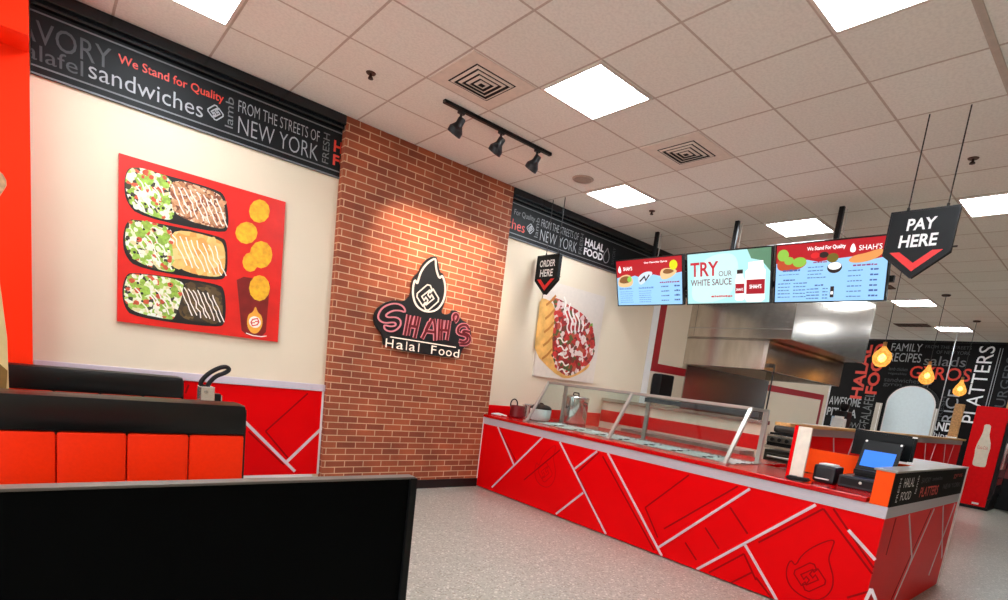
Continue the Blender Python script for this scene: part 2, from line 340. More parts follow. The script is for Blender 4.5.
D={'band_chk': [[-1.826, 3.17], [-1.692, 3.221], [-1.758, 3.102], [-1.763, 3.259]],
 'band_flame': [3.09, 3.107, 3.199, 3.319],
 'band_logo': [[-1.825, 3.142, -1.693, 3.225], [1.653, 3.094, 1.747, 3.23]],
 'band_text': [['SAVORY', 'grey', 0, -2.916, 3.185, -2.419, 3.344], ['falafel', 'faint', 0, -2.913, 3.103, -2.61, 3.16], ['We Stand for Quality', 'red', 0, -2.403, 3.248, -1.702, 3.32],
               ['sandwiches', 'silver', 0, -2.564, 3.118, -1.851, 3.215], ['lamb', 'grey', 90, -1.679, 3.113, -1.622, 3.327], ['FROM THE STREETS OF', 'silver', 0, -1.591, 3.191, -0.919, 3.33],
               ['NEW YORK', 'silver', 0, -1.586, 3.077, -0.92, 3.251], ['FRESH', 'grey', 90, -0.867, 3.099, -0.819, 3.345], ['HALAL', 'red', 0, -0.776, 3.202, -0.492, 3.316],
               ['FOOD', 'red', 0, -0.77, 3.131, -0.482, 3.201], ['For Quality', 'grey', 0, 1.413, 3.248, 1.745, 3.268], ['sandwiches', 'red', 0, 0.884, 3.018, 1.605, 3.162],
               ['lamb', 'grey', 90, 1.798, 3.095, 1.826, 3.314], ['FROM THE STREETS OF', 'silver', 0, 1.852, 3.234, 2.53, 3.282], ['NEW YORK', 'silver', 0, 1.866, 3.096, 2.53, 3.184],
               ['FRESH', 'grey', 90, 2.57, 3.092, 2.61, 3.322], ['HALAL', 'white', 0, 2.656, 3.206, 3.044, 3.308], ['FOOD', 'white', 0, 2.666, 3.098, 3.042, 3.193],
               ['SAVORY', 'faint', 90, 3.268, 3.155, 3.295, 3.324], ['GYROS', 'red', 0, 3.362, 3.095, 4.031, 3.298]],
 'chips': [[[-1.314, 2.543], [-1.323, 2.492], [-1.353, 2.448], [-1.394, 2.424], [-1.437, 2.426], [-1.469, 2.452], [-1.482, 2.496], [-1.473, 2.546], [-1.445, 2.589], [-1.404, 2.614], [-1.361, 2.613],
            [-1.328, 2.587]],
           [[-1.406, 2.338], [-1.416, 2.289], [-1.447, 2.248], [-1.49, 2.225], [-1.534, 2.227], [-1.567, 2.252], [-1.581, 2.293], [-1.571, 2.341], [-1.541, 2.381], [-1.498, 2.405], [-1.454, 2.404],
            [-1.42, 2.38]],
           [[-1.274, 2.187], [-1.283, 2.126], [-1.316, 2.076], [-1.362, 2.05], [-1.41, 2.056], [-1.445, 2.09], [-1.46, 2.143], [-1.451, 2.203], [-1.419, 2.252], [-1.374, 2.278], [-1.326, 2.274],
            [-1.289, 2.241]],
           [[-1.389, 2.097], [-1.396, 2.054], [-1.417, 2.019], [-1.449, 2.002], [-1.48, 2.006], [-1.504, 2.031], [-1.515, 2.069], [-1.508, 2.111], [-1.487, 2.145], [-1.456, 2.163], [-1.424, 2.16],
            [-1.399, 2.136]],
           [[-1.28, 1.897], [-1.289, 1.839], [-1.319, 1.792], [-1.362, 1.769], [-1.406, 1.776], [-1.439, 1.811], [-1.453, 1.863], [-1.444, 1.92], [-1.415, 1.967], [-1.373, 1.99], [-1.329, 1.984],
            [-1.295, 1.95]]],
 'cup': [[-1.554, 1.912], [-1.499, 1.95], [-1.425, 1.952], [-1.283, 1.939], [-1.286, 1.797], [-1.294, 1.509], [-1.325, 1.47], [-1.456, 1.463], [-1.497, 1.493]],
 'cupflame': [[-1.393, 1.727], [-1.411, 1.662], [-1.451, 1.641], [-1.459, 1.541], [-1.416, 1.477], [-1.362, 1.485], [-1.324, 1.562], [-1.334, 1.646], [-1.371, 1.668]],
 'end_dark': [[2.428, 0.767, 1.892, 0.118], [1.505, 0.773, 1.479, 0.516]],
 'end_silver': [[1.816, 0.771, 2.186, 0.409], [2.517, 0.771, 1.977, 0.102], [2.809, 0.774, 3.262, 0.272], [3.24, 0.77, 2.919, 0.158], [2.186, 0.409, 2.151, 0.313]],
 'front_dark': [[-1.04, 0.763, -0.671, 0.384], [-1.467, 0.768, -0.894, 0.253], [-0.671, 0.384, -0.848, 0.16], [-1.44, 0.59, -1.614, 0.429], [-1.266, 0.375, -1.413, 0.243],
                [-1.115, 0.199, -1.242, 0.089], [0.19, 0.513, -0.274, 0.03], [-0.105, 0.742, -0.832, 0.04], [-0.052, 0.769, 0.19, 0.513], [-1.368, 0.026, -1.616, 0.269],
                [-1.616, 0.269, -1.743, 0.104], [-1.564, 0.015, -1.7, 0.148], [-2.093, 0.756, -2.458, 0.417], [-2.093, 0.756, -1.707, 0.389], [-2.154, 0.773, -2.457, 0.459],
                [-2.351, 0.209, -2.463, 0.298], [-1.74, 0.123, -1.882, -0.0], [1.476, 0.752, 1.102, 0.429], [0.468, 0.698, 0.954, 0.268]],
 'front_silver': [[1.521, 0.793, 1.153, 0.4], [0.749, 0.8, 1.495, 0.056], [0.484, 0.78, -0.286, 0.019], [-0.027, 0.777, 0.227, 0.549], [-0.161, 0.787, -0.92, 0.014], [0.071, 0.337, 0.397, 0.028],
                  [-1.565, 0.771, -0.875, 0.079], [-1.612, 0.34, -1.92, -0.022], [-2.041, 0.771, -1.261, 0.009], [-2.27, 0.657, -2.458, 0.511], [-2.458, 0.235, -2.473, 0.319],
                  [-2.473, 0.319, -2.511, 0.257]],
 'greens': [[[-2.335, 2.557], [-2.275, 2.599], [-2.063, 2.591], [-2.039, 2.507], [-2.024, 2.316], [-2.056, 2.259], [-2.249, 2.274], [-2.332, 2.338], [-2.354, 2.459]],
            [[-2.33, 2.181], [-2.279, 2.218], [-2.055, 2.222], [-2.031, 2.142], [-2.002, 1.897], [-2.047, 1.867], [-2.254, 1.892], [-2.338, 1.97], [-2.349, 2.086]],
            [[-2.331, 1.783], [-2.284, 1.817], [-1.943, 1.833], [-1.952, 1.727], [-2.004, 1.51], [-2.049, 1.498], [-2.28, 1.516], [-2.344, 1.58], [-2.351, 1.677]]],
 'mark_a': [[0.317, 2.241], [0.348, 2.281], [0.309, 2.307], [0.263, 2.291], [0.146, 2.157], [0.152, 2.11], [0.226, 2.061], [0.255, 2.084], [0.273, 2.114], [0.221, 2.145], [0.288, 2.213]],
 'mark_b': [[0.253, 2.05], [0.295, 2.017], [0.345, 2.01], [0.461, 2.14], [0.455, 2.194], [0.378, 2.231], [0.344, 2.202], [0.326, 2.169], [0.377, 2.147], [0.315, 2.073], [0.287, 2.086]],
 'meats': [[[-2.063, 2.591], [-1.742, 2.576], [-1.68, 2.539], [-1.647, 2.329], [-1.695, 2.29], [-2.023, 2.304], [-2.06, 2.428]],
           [[-2.044, 2.218], [-1.705, 2.218], [-1.653, 2.157], [-1.646, 1.96], [-1.705, 1.894], [-2.002, 1.897], [-2.04, 2.065]],
           [[-1.948, 1.832], [-1.715, 1.826], [-1.664, 1.782], [-1.648, 1.567], [-1.692, 1.519], [-1.992, 1.512], [-1.958, 1.7]]],
 'mural_lines': [[-0.795, 3.451, -0.784, 2.085], [-0.832, 3.452, -0.819, 2.09]],
 'mural_text': [['FAMILY', 'grey', 0, 1.318, 3.271, 0.686, 3.434], ['RECIPES', 'grey', 0, 1.29, 2.999, 0.648, 3.21], ['salads', 'grey', 0, 0.554, 2.947, -0.261, 3.156],
                ['GYROS', 'red', 0, 0.785, 2.61, -0.409, 2.918], ['FROM THE STREETS', 'faint', 0, 0.604, 3.335, -0.304, 3.443], ['OF NEW YORK', 'faint', 0, 0.353, 3.224, -0.292, 3.314],
                ['lamb chicken', 'faint', 0, 1.253, 2.753, 0.857, 2.789], ['vegetables', 'faint', 0, 1.269, 2.644, 0.878, 2.716], ['sandwiches', 'faint', 0, 1.332, 2.487, 0.511, 2.557],
                ['gyros', 'faint', 0, 1.306, 2.359, 0.905, 2.396], ['PLATTERS', 'silver', 90, -0.587, 1.464, -0.719, 3.438], ['HALAL', 'red', 90, 1.989, 1.944, 1.921, 3.368],
                ['FOOD', 'red', 90, 1.701, 2.109, 1.46, 3.436], ['RICE', 'silver', 90, -0.331, 1.547, -0.33, 2.51], ['FALAFEL', 'grey', 90, 1.67, 1.318, 1.554, 2.111],
                ['AWESOME', 'silver', 0, 2.499, 1.77, 1.733, 1.878], ['PITA LA', 'silver', 0, 2.485, 1.502, 1.768, 1.508], ['BOWLS', 'grey', 0, 2.015, 1.199, 1.53, 1.217],
                ['ADD', 'silver', 0, 0.13, 1.353, -0.313, 1.635], ['chips', 'silver', 0, 0.046, 1.191, -0.226, 1.335]],
 'neon_S': [[0.04, 1.902], [0.008, 1.963], [-0.093, 1.978], [-0.21, 1.925], [-0.263, 1.852], [-0.268, 1.787], [-0.194, 1.756], [-0.074, 1.79], [-0.058, 1.755], [-0.118, 1.735], [-0.197, 1.744],
            [-0.183, 1.692], [-0.088, 1.684], [-0.008, 1.751], [-0.007, 1.818], [-0.067, 1.841], [-0.163, 1.819], [-0.19, 1.842], [-0.11, 1.899], [-0.024, 1.913]],
 'neon_letters': [[[0.073, 1.886], [0.065, 1.785], [0.052, 1.671]], [[0.119, 1.882], [0.1, 1.779], [0.09, 1.677]], [[0.084, 1.776], [0.189, 1.777]], [[0.203, 1.885], [0.188, 1.781], [0.17, 1.661]],
                  [[0.166, 1.885], [0.152, 1.78]], [[0.359, 1.887], [0.262, 1.667]], [[0.381, 1.891], [0.409, 1.814], [0.427, 1.666]], [[0.293, 1.751], [0.408, 1.756]],
                  [[0.331, 1.848], [0.293, 1.751]], [[0.454, 1.902], [0.461, 1.776], [0.467, 1.679]], [[0.491, 1.901], [0.492, 1.799], [0.501, 1.683]], [[0.471, 1.789], [0.572, 1.797]],
                  [[0.587, 1.907], [0.583, 1.805], [0.574, 1.693]], [[0.548, 1.901], [0.542, 1.806]], [[0.638, 1.915], [0.626, 1.965], [0.657, 1.994], [0.695, 1.976], [0.68, 1.927], [0.657, 1.904]],
                  [[0.854, 1.858], [0.819, 1.896], [0.745, 1.884], [0.701, 1.835], [0.714, 1.784], [0.834, 1.782], [0.855, 1.741], [0.809, 1.701], [0.739, 1.708]],
                  [[0.874, 1.824], [0.792, 1.829], [0.771, 1.802], [0.864, 1.791], [0.896, 1.737], [0.848, 1.682], [0.752, 1.674]]],
 'sign_back': [[0.341, 2.542], [0.371, 2.476], [0.403, 2.387], [0.451, 2.381], [0.504, 2.29], [0.513, 2.177], [0.499, 2.06], [0.465, 1.973], [0.532, 1.961], [0.595, 1.983], [0.609, 2.028],
               [0.697, 2.024], [0.728, 1.946], [0.846, 1.917], [0.906, 1.817], [0.902, 1.694], [0.816, 1.646], [0.789, 1.581], [0.78, 1.507], [-0.17, 1.509], [-0.203, 1.657], [-0.28, 1.71],
               [-0.31, 1.78], [-0.295, 1.868], [-0.224, 1.95], [-0.096, 2.009], [0.004, 2.006], [0.062, 2.06], [0.089, 2.12], [0.082, 2.227], [0.102, 2.279], [0.153, 2.329], [0.189, 2.429],
               [0.254, 2.504]],
 'sign_flame': [[0.334, 2.505], [0.303, 2.498], [0.228, 2.433], [0.172, 2.344], [0.151, 2.259], [0.141, 2.207], [0.11, 2.255], [0.095, 2.176], [0.102, 2.089], [0.146, 1.998], [0.23, 1.956],
                [0.324, 1.954], [0.415, 1.995], [0.475, 2.079], [0.496, 2.174], [0.484, 2.275], [0.433, 2.366], [0.411, 2.321], [0.381, 2.344], [0.344, 2.425]],
 'sign_line': [[-0.113, 1.633], [0.704, 1.631]],
 'sign_text': [[-0.165, 1.505, 0.25, 1.612], [0.382, 1.509, 0.767, 1.608]],
 'trays': [[[-2.345, 2.553], [-2.295, 2.592], [-1.731, 2.6], [-1.661, 2.557], [-1.627, 2.321], [-1.682, 2.26], [-2.259, 2.24], [-2.342, 2.323], [-2.359, 2.434]],
           [[-2.34, 2.183], [-2.29, 2.22], [-1.681, 2.242], [-1.637, 2.187], [-1.627, 1.937], [-1.692, 1.87], [-2.264, 1.853], [-2.348, 1.931], [-2.363, 2.059]],
           [[-2.34, 1.788], [-2.295, 1.822], [-1.692, 1.857], [-1.639, 1.8], [-1.624, 1.544], [-1.678, 1.486], [-2.29, 1.477], [-2.349, 1.554], [-2.363, 1.674]]],
 'wain_dark': [[-0.875, 0.983, -1.246, 0.6], [-1.246, 0.6, -1.022, 0.34], [-1.395, 0.595, -1.059, 0.276], [-1.888, 0.981, -1.91, 0.906]],
 'wain_silver': [[-1.524, 0.775, -0.952, 0.21], [-0.691, 0.671, -1.04, 0.302]],
 'wrapbread': [[1.982, 2.408], [2.11, 2.42], [2.254, 2.361], [2.28, 2.169], [2.298, 1.948], [2.347, 1.728], [2.445, 1.56], [2.585, 1.457], [2.39, 1.504], [1.997, 1.723], [1.986, 1.977],
               [1.993, 2.219]],
 'wrapfill': [[2.173, 2.455], [2.331, 2.46], [2.525, 2.408], [2.742, 2.369], [2.959, 2.276], [3.097, 2.112], [3.164, 1.906], [3.101, 1.723], [2.909, 1.581], [2.695, 1.476], [2.544, 1.472],
              [2.411, 1.583], [2.329, 1.726], [2.287, 1.946], [2.28, 2.169], [2.263, 2.35]],
 'wrappanel': [[1.999, 1.423], [3.197, 1.436], [3.186, 2.643], [2.044, 2.643]],
 'wraprim': [[2.445, 1.56], [2.577, 1.496], [2.731, 1.49], [2.945, 1.598], [3.101, 1.723], [3.061, 1.624], [2.845, 1.508], [2.663, 1.446], [2.508, 1.463]]}
# ================================================================== THE ROOM
XN, XF, YL, YR = -6.0, 13.9, 1.9, -7.0
WL = YL-.0015
struct('floor', MB().box(XN-.2, XF+.2, YR-.2, 5.4, -.15, 0), floor_mat())
struct('ceiling', MB().box(XN-.2, XF+.2, YR-.2, 5.4, H, H+.08), ceiling_mat())
struct('wall_left', MB().box(XN, 12.0, YL, YL+.16, 0, H), CREAM)
struct('wall_far', MB().box(XF, XF+.2, YR-.2, 5.4, 0, H), MURAL)
def window_wall(nm, fr, u0, u1, a, c, z0, z1, n, num, dx):
    """wall with one long glazed opening a..c, mullions between panes"""
    MBt = MB(); MBt.rect(fr, u0, a, 0, H, -.2, 0).rect(fr, c, u1, 0, H, -.2, 0).rect(fr, a, c, 0, z0, -.2, 0).rect(fr, a, c, z1, H, -.2, 0)
    struct(nm, MBt, CREAM)
    w_ = (c-a)/n
    for k in range(n):
        p_ = a+w_*k; e = .04; m_ = MB()
        m_.rect(fr, p_, p_+w_, z0, z0+e, -.13, -.07).rect(fr, p_, p_+w_, z1-e, z1, -.13, -.07).rect(fr, p_, p_+e, z0+e, z1-e, -.13, -.07).rect(fr, p_+w_-e, p_+w_, z0+e, z1-e, -.13, -.07)
        wo = tag(m_.build('window_%d' % (num+k), BLACK), kind='structure')
        MB().rect(fr, p_+e, p_+w_-e, z0+e, z1-e, -.105, -.095).build('glass_pane', glass('window_glass', (250, 252, 252)), wo)
    O, U, V = fr; N = U.cross(V)
    ld = bpy.data.lights.new('window_portal', 'AREA'); ld.shape = 'RECTANGLE'; ld.size = c-a; ld.size_y = z1-z0; ld.cycles.is_portal = True
    lo = bpy.data.objects.new('window_portal', ld); C.objects.link(lo)
    M3 = Matrix((U, V, -N)).transposed()
    lo.matrix_world = Matrix.Translation(O+U*(a+c)/2+V*(z0+z1)/2-N*.02) @ Matrix((U, V, -(-N))).transposed().to_4x4() if False else Matrix.Translation(O+U*(a+c)/2+V*(z0+z1)/2-N*.02) @ Matrix((U*-1, V, -N)).transposed().to_4x4()
window_wall('wall_near', (Vector((XN, 0, 0)), Vector((0, 1, 0)), Vector((0, 0, 1))), YR, YL, -6.6, 1.2, .5, 3.1, 5, 1, 0)
struct('wall_right', MB().box(XN-.2, XF, YR-.2, YR, 0, H), CREAM)
struct('wall_back', MB().box(12.0, XF, 5.2, 5.4, 0, H), CREAM)
struct('trim_1', MB().box(-2.88, -.71, YL-.035, YL, 1.015, 1.08, .006), RAILM)
struct('trim_2', MB().box(-6, XF, -2.475, -2.445, H-.008, H+.01), mat('ceiling_trim', (196, 184, 172), .8))
struct('trim_3', MB().box(11.97, 12.03, YL-.02, YL+.18, 0, H), TRIMW)
struct('baseboard_left', MB().box(-2.88, -.78, YL-.02, YL, 0, .14), BASEB)
struct('trim_4', MB().box(-2.88, -.78, YL-.026, YL, .142, .178), TRIMW)
struct('baseboard_brick', MB().box(-.70, 1.25, 1.795, 1.81, 0, .1), BASEB)
# white corner strip and burgundy stripes painted on the kitchen wall
f = FY(YL)
struct('trim_5', MB().rect(f, 4.40, 4.56, 0, H-.05, .0, .006), WHITE)
struct('trim_6', MB().rect(f, 4.57, 4.73, 1.75, H-.05, .0, .008).rect(f, 4.73, 11.62, 1.75, 1.88, 0, .008).rect(f, 11.62, 11.74, .3, 1.88, 0, .008), STRIPE)

# brick pillar standing proud of the wall
struct('pillar_dummy', MB().box(0, .01, 0, .01, -.12, -.11), CREAM) if False else None
br = brick_mat()
tag(MB().box(-.71, 1.31, 1.81, YL+.01, 0, H-.002).build('brick_pillar', br), 'tall red brick pillar carrying the black restaurant sign', 'pillar')

# orange pier at the left edge with an added box overhead imitating the shadow on it
pier = thing('orange_pier', 'orange painted wall pier at the far left beside the cream wall', 'pier', (-3.9, 1.7, 0))
MB().box(-5.0, -2.885, 1.70, WL, 0, H-.002).build('shaft', ORANGE, pier)
MB().box(-5.0, -2.885, 1.40, 1.70, 3.06, H-.002).build('shade_box', ORANGE, pier)  # added block; its dark underside replaces a shadow across the pier top

# red wainscot panels with silver diagonals
w = thing('wainscot_panel', 'red wall panelling with silver diagonals left of the brick pillar', 'wall panel', (-1.8, 1.88, .18))
f = FY(1.88)
MB().box(-2.88, -.735, 1.88, WL, .18, 1.012).build('panel', RED, w)
strips('silver_strip', INLAY, w, f, D['wain_silver']+[[-2.2, .9, -2.7, .35]], .028, .003)
strips('groove_line', DARKRED, w, f, D['wain_dark']+[[-1.95, .99, -2.1, .7]], .014, .0015)
MB().box(-.735, -.716, 1.872, WL, .18, 1.02).build('edge_trim', TRIMW, w)
w = thing('wainscot_panel', 'plain red wall panelling behind the serving counter', 'wall panel', (2.4, 1.88, .5))
MB().box(1.32, 3.49, 1.88, WL, .5, 1.01).build('panel', RED, w)
b = MB(); b.strip(FY(1.88), 2.9, .98, 3.3, .6, .02, 0, .003); b.build('silver_strip', INLAY, w)

# black lettered header bands
def band(x0, x1, off, label, extra):
    t = thing('header_band', label, 'wall banner', ((x0+x1)/2, 1.89, 3.0))
    MB().box(x0, x1, 1.885, WL, 3.0, H-.06).build('banner_board', BANNER, t)
    MB().box(x0, x1, 1.80, WL, H-.085, H-.002, .008).box(x0, x1, 1.84, WL, H-.115, H-.08, .004).build('crown_molding', CROWN, t)
    f = FY(1.885)
    MB().rect(f, x0, x1, 3.052, 3.062, 0, .002).rect(f, x0, x1, 3.385, 3.395, 0, .002).rect(f, x0, x1, 3.0, 3.012, 0, .006).build('silver_line', INK['grey'], t)
    groups = {}
    for s, col, rot, a, c, z0, z1, bold in extra:
        a += off; c += off
        if c < x0+.02 or a > x1-.02: continue
        groups.setdefault(col, []).append((s, rot, a, c, z0, z1, bold))
    for col, L in groups.items():
        for s, rot, a, c, z0, z1, bold in L:
            b = MB(); b.text(f, s, a, c, z0, z1, .0025, rot, bold)
            for px_, nx_ in ((x1-.004, 1), (x0+.004, -1)):   # a word runs on behind the pillar: cut at the board's end
                bmesh.ops.bisect_plane(b.bm, geom=b.bm.verts[:]+b.bm.edges[:]+b.bm.faces[:], plane_co=(px_, 0, 0), plane_no=(nx_, 0, 0), clear_outer=True)
            b.build('lettering', INK[col], t)
    # interlocking square mark and little flame
    b = MB(); cx, cz = -1.76+off, 3.175
    if x0 < cx < x1:
        knot(b, f, cx, cz, .062, .0085, .003)
        b.build('emblem', INK['silver'], t)
    cx, cz = -.325+off, 3.19
    if x0 < cx < x1:
        fl = [(cx+u, cz+v) for u, v in ((-.04, -.085), (-.065, -.04), (-.055, .02), (-.02, .06), (.0, .11), (.02, .06), (.045, .04), (.06, -.02), (.045, -.075), (0, -.1))]
        MB().line(f, smooth(fl, 2), .009, 0, .003, closed=True).build('flame_emblem', INK['silver'], t)
    return t
BT = [('SAVORY', 'faint', 0, -3.02, -2.44, 3.20, 3.34, 0), ('falafel', 'faint', 0, -2.95, -2.60, 3.09, 3.19, 0), ('We Stand for Quality', 'red', 0, -2.40, -1.705, 3.25, 3.33, .01),
      ('sandwiches', 'silver', 0, -2.57, -1.85, 3.10, 3.215, -.004), ('lamb', 'grey', 90, -1.69, -1.63, 3.10, 3.33, 0), ('FROM THE STREETS OF', 'silver', 0, -1.595, -.92, 3.245, 3.335, -.010),
      ('NEW YORK', 'silver', 0, -1.59, -.925, 3.085, 3.215, -.012), ('FRESH', 'grey', 90, -.885, -.825, 3.09, 3.345, 0), ('HALAL', 'red', 0, -.785, -.40, 3.215, 3.315, .03), ('FOOD', 'red', 0, -.785, -.40, 3.10, 3.195, .03)]
band(-2.88, -.712, 0, 'black lettered band above the cream wall left of the brick pillar', BT)
BT2 = [tuple(['For Quality' if e[0].startswith('We') else e[0]] + list(e[1:])) for e in BT]
BT2 = [(s, {'We Stand for Quality': 'grey', 'For Quality': 'grey', 'sandwiches': 'red', 'HALAL': 'white', 'FOOD': 'white'}.get(s, c), r, a+(.36 if s == 'For Quality' else 0), q, z0, z1, bo) for s, c, r, a, q, z0, z1, bo in BT2]
BT2 += [('SAVORY', 'faint', 90, -.21, -.15, 3.1, 3.33, 0), ('FAMILY RECIPES', 'grey', 0, .66, 1.6, 3.12, 3.26, 0)]
band(1.312, 12.0, 3.45, 'black lettered band above the serving line right of the brick pillar', BT2)

# ------------------------------------------------------------------ far mural wall lettering
t = thing('mural_lettering', 'large word collage lettered across the black far wall', 'mural', (13.89, 0, 1.2))
f = FX(13.895)
MT = [('FAMILY', 'silver', 0, 1.32, .66, 3.25, 3.44, 0), ('RECIPES', 'silver', 0, 1.32, .63, 2.98, 3.2, 0), ('salads', 'grey', 0, .56, -.27, 2.93, 3.16, 0), ('GYROS', 'red', 0, .80, -.42, 2.59, 2.90, .01),
      ('FROM THE STREETS', 'faint', 0, .60, -.31, 3.345, 3.42, 0), ('OF NEW YORK', 'faint', 0, .35, -.31, 3.22, 3.30, 0), ('lamb chicken', 'faint', 0, 1.27, .86, 2.75, 2.84, 0), ('vegetables', 'faint', 0, 1.27, .86, 2.63, 2.71, 0),
      ('sandwiches', 'faint', 0, 1.32, .55, 2.46, 2.57, 0), ('gyros', 'faint', 0, 1.32, .9, 2.33, 2.42, 0), ('PLATTERS', 'white', 90, -.45, -.74, 1.64, 3.44, .0), ('HALAL', 'red', 90, 2.03, 1.75, 1.94, 3.38, .03),
      ('FOOD', 'red', 90, 1.70, 1.42, 2.10, 3.42, .03), ('RICE', 'silver', 90, -.07, -.31, 1.60, 2.38, .0), ('FALAFEL', 'grey', 90, 1.67, 1.45, 1.32, 2.12, 0), ('AWESOME', 'silver', 0, 2.52, 1.74, 1.72, 1.95, .01),
      ('PITA LA', 'silver', 0, 2.52, 1.78, 1.42, 1.64, .02), ('BOWLS', 'grey', 0, 2.1, 1.5, 1.15, 1.3, 0), ('AND', 'white', 0, .13, -.31, 1.37, 1.58, .03), ('chips', 'white', 0, .10, -.28, 1.16, 1.33, 0),
      ('FRESH', 'faint', 90, .02, -.06, 1.6, 2.2, 0), ('PITA', 'grey', 90, .48, .3, 2.0, 2.5, 0), ('BURGERS', 'faint', 90, -.98, -1.16, 1.9, 3.2, 0), ('SALADS', 'red', 90, -1.2, -1.35, 1.6, 2.5, 0)]
for s, c, r, y0, y1, z0, z1, bo in MT: MB().text(f, s, -y0, -y1, z0, z1, .002, r, bo).build('lettering', INK[c], t)
MB().rect(f, .82, .835, .9, 3.4, 0, .002).build('silver_line', INK['silver'], t); MB().rect(f, .87, .88, .9, 3.4, 0, .002).build('silver_line', INK['silver'], t)
struct('trim_7', MB().box(XF-.03, XF, YR, 5.2, H-.05, H), CROWN)

# ================================================================== CEILING FITTINGS
PANEL = emit('light_panel', (240, 248, 255), LIGHT)
FRM = mat('light_frame', (225, 215, 205), .6, var=.02)
def clight(i, j, label, grow=0):
    x, y = i*T, -(j+1)*T
    t = thing('ceiling_light', label, 'ceiling light', (x+T/2, y+T/2, H-.02), 'square ceiling light panels')
    b = MB(); a, z = .012, H-.012
    b.box(x+a, x+T-a, y+a, y+a+.02, z, H+.004).box(x+a, x+T-a, y+T-a-.02, y+T-a, z, H+.004).box(x+a, x+a+.02, y+a+.02, y+T-a-.02, z, H+.004).box(x+T-a-.02, x+T-a, y+a+.02, y+T-a-.02, z, H+.004)
    b.build('frame', FRM, t)
    MB().box(x+.034, x+T-.034, y+.034, y+T-.034, H-.007, H+.002).build('diffuser', PANEL, t)
clight(0, 0, 'bright square light panel between the two air vents'); clight(3, -2, 'square light panel nearest the round ceiling speaker')
clight(6, 0, 'square light panel above the middle and right menu screens'); clight(14, 0, 'far ceiling light just right of the wide menu screen')
clight(19, 0, 'farthest ceiling light, over the black lettered far wall'); clight(6, 3, 'ceiling light panel right of the pay sign at the photo edge')
clight(0, 3, 'ceiling light cut off by the top edge, right of centre'); clight(-4, -2, 'ceiling light cut off by the top left edge above the black band')
for k, (i, j) in enumerate(((-4, 3), (-8, 0), (-8, -2), (-7, 3), (13, 3), (19, 3), (10, -2))):  # unseen panels added to fill the room with light
    clight(i, j, 'unseen ceiling light panel added as room fill')

def vent(i, j, label):
    x, y = (i+.5)*T, -(j+.5)*T
    t = thing('air_vent', label, 'air vent', (x, y, H-.02), 'square ceiling air vents')
    b = MB(); h = .29
    b.box(x-h, x+h, y-h, y+h, H-.006, H+.002, .002); b.build('plate', mat('vent_plate', (232, 222, 210), .6), t)
    MB().box(x-.185, x+.185, y-.185, y+.185, H-.0065, H-.0015).build('dark_throat', mat('vent_dark', (22, 16, 12), .8), t)
    for k in range(4):
        r = .172-.043*k; b = MB()
        prof = [(r, H-.010-.002*k), (r-.018, H-.016-.002*k)]
        for (ax, sx) in ((0, 1), (0, -1), (1, 1), (1, -1)):
            c = []
            for rr, z in prof: c.append((rr, z))
            (r0, z0), (r1, z1) = c
            if ax == 0: q = [(x+sx*r0, y-r0, z0), (x+sx*r0, y+r0, z0), (x+sx*r1, y+r1, z1), (x+sx*r1, y-r1, z1)]
            else: q = [(x-r0, y+sx*r0, z0), (x+r0, y+sx*r0, z0), (x+r1, y+sx*r1, z1), (x-r1, y+sx*r1, z1)]
            q = [Vector(v) for v in q]; lo = [b.bm.verts.new(v) for v in q]; hi = [b.bm.verts.new(v+Vector((0, 0, .003))) for v in q]
            b.bm.faces.new(lo); b.bm.faces.new(hi[::-1])
            for m_ in range(4): b.bm.faces.new((lo[m_], hi[m_], hi[(m_+1) % 4], lo[(m_+1) % 4]))
        bmesh.ops.recalc_face_normals(b.bm, faces=b.bm.faces)
        b.build('louvre', mat('vent_plate', (0, 0, 0)), t)
vent(-1, -1, 'square air vent in the ceiling beside the spotlight track'); vent(2, 0, 'square air vent right of the bright middle light panel')
def slot(x0, x1, y0, y1, label):
    t = thing('air_grille', label, 'air vent', ((x0+x1)/2, (y0+y1)/2, H-.02))
    MB().box(x0, x1, y0, y1, H-.012, H+.002, .002).build('frame', mat('grille_brown', (92, 66, 48), .7), t)
    b = MB()
    for k in range(5): b.box(x0+.03, x1-.03, y0+.05+k*(y1-y0-.1)/5, y0+.07+k*(y1-y0-.1)/5, H-.018, H-.012)
    b.build('slat', mat('grille_slat', (70, 48, 34), .7), t)
slot(11.2, 11.6, .02, .62, 'brown ceiling grille near the far wall left of the farthest light'); slot(7.3, 7.6, -.35, .15, 'brown ceiling grille partly behind the wide menu screen')
t = thing('ceiling_speaker', 'round flush speaker in the ceiling beside the spotlight track', 'speaker', (1.53, .944, H-.01))
MB().lathe([(.0, -.008), (.09, -.008), (.105, -.010), (.115, -.002), (.115, .002)], (1.53, .944, H)).build('rim', mat('speaker_rim', (190, 172, 158), .6), t, True)
MB().lathe([(.0, -.012), (.09, -.0115), (.09, -.008)], (1.53, .944, H)).build('grille', mat('speaker_grille', (168, 152, 140), .8, var=.2, scale=300), t, True)
def sprinkler(x, y, label):
    t = thing('sprinkler_head', label, 'sprinkler', (x, y, H), 'ceiling sprinklers')
    m = mat('sprinkler_metal', (52, 34, 28), .4, .6)
    MB().lathe([(0, -.006), (.034, -.006), (.038, 0)], (x, y, H)).build('escutcheon', mat('sprinkler_plate', (96, 70, 58), .4, .6), t, True)
    MB().cyl((x, y, H), (x, y, H-.03), .009).bar((x-.012, y, H-.024), (x-.01, y, H-.038), .005, .005).bar((x+.012, y, H-.024), (x+.01, y, H-.038), .005, .005).cyl((x, y, H-.03), (x, y, H-.034), .017).build('body', m, t)
    MB().cyl((x, y, H-.038), (x, y, H-.042), .020, seg=12).build('deflector', m, t)
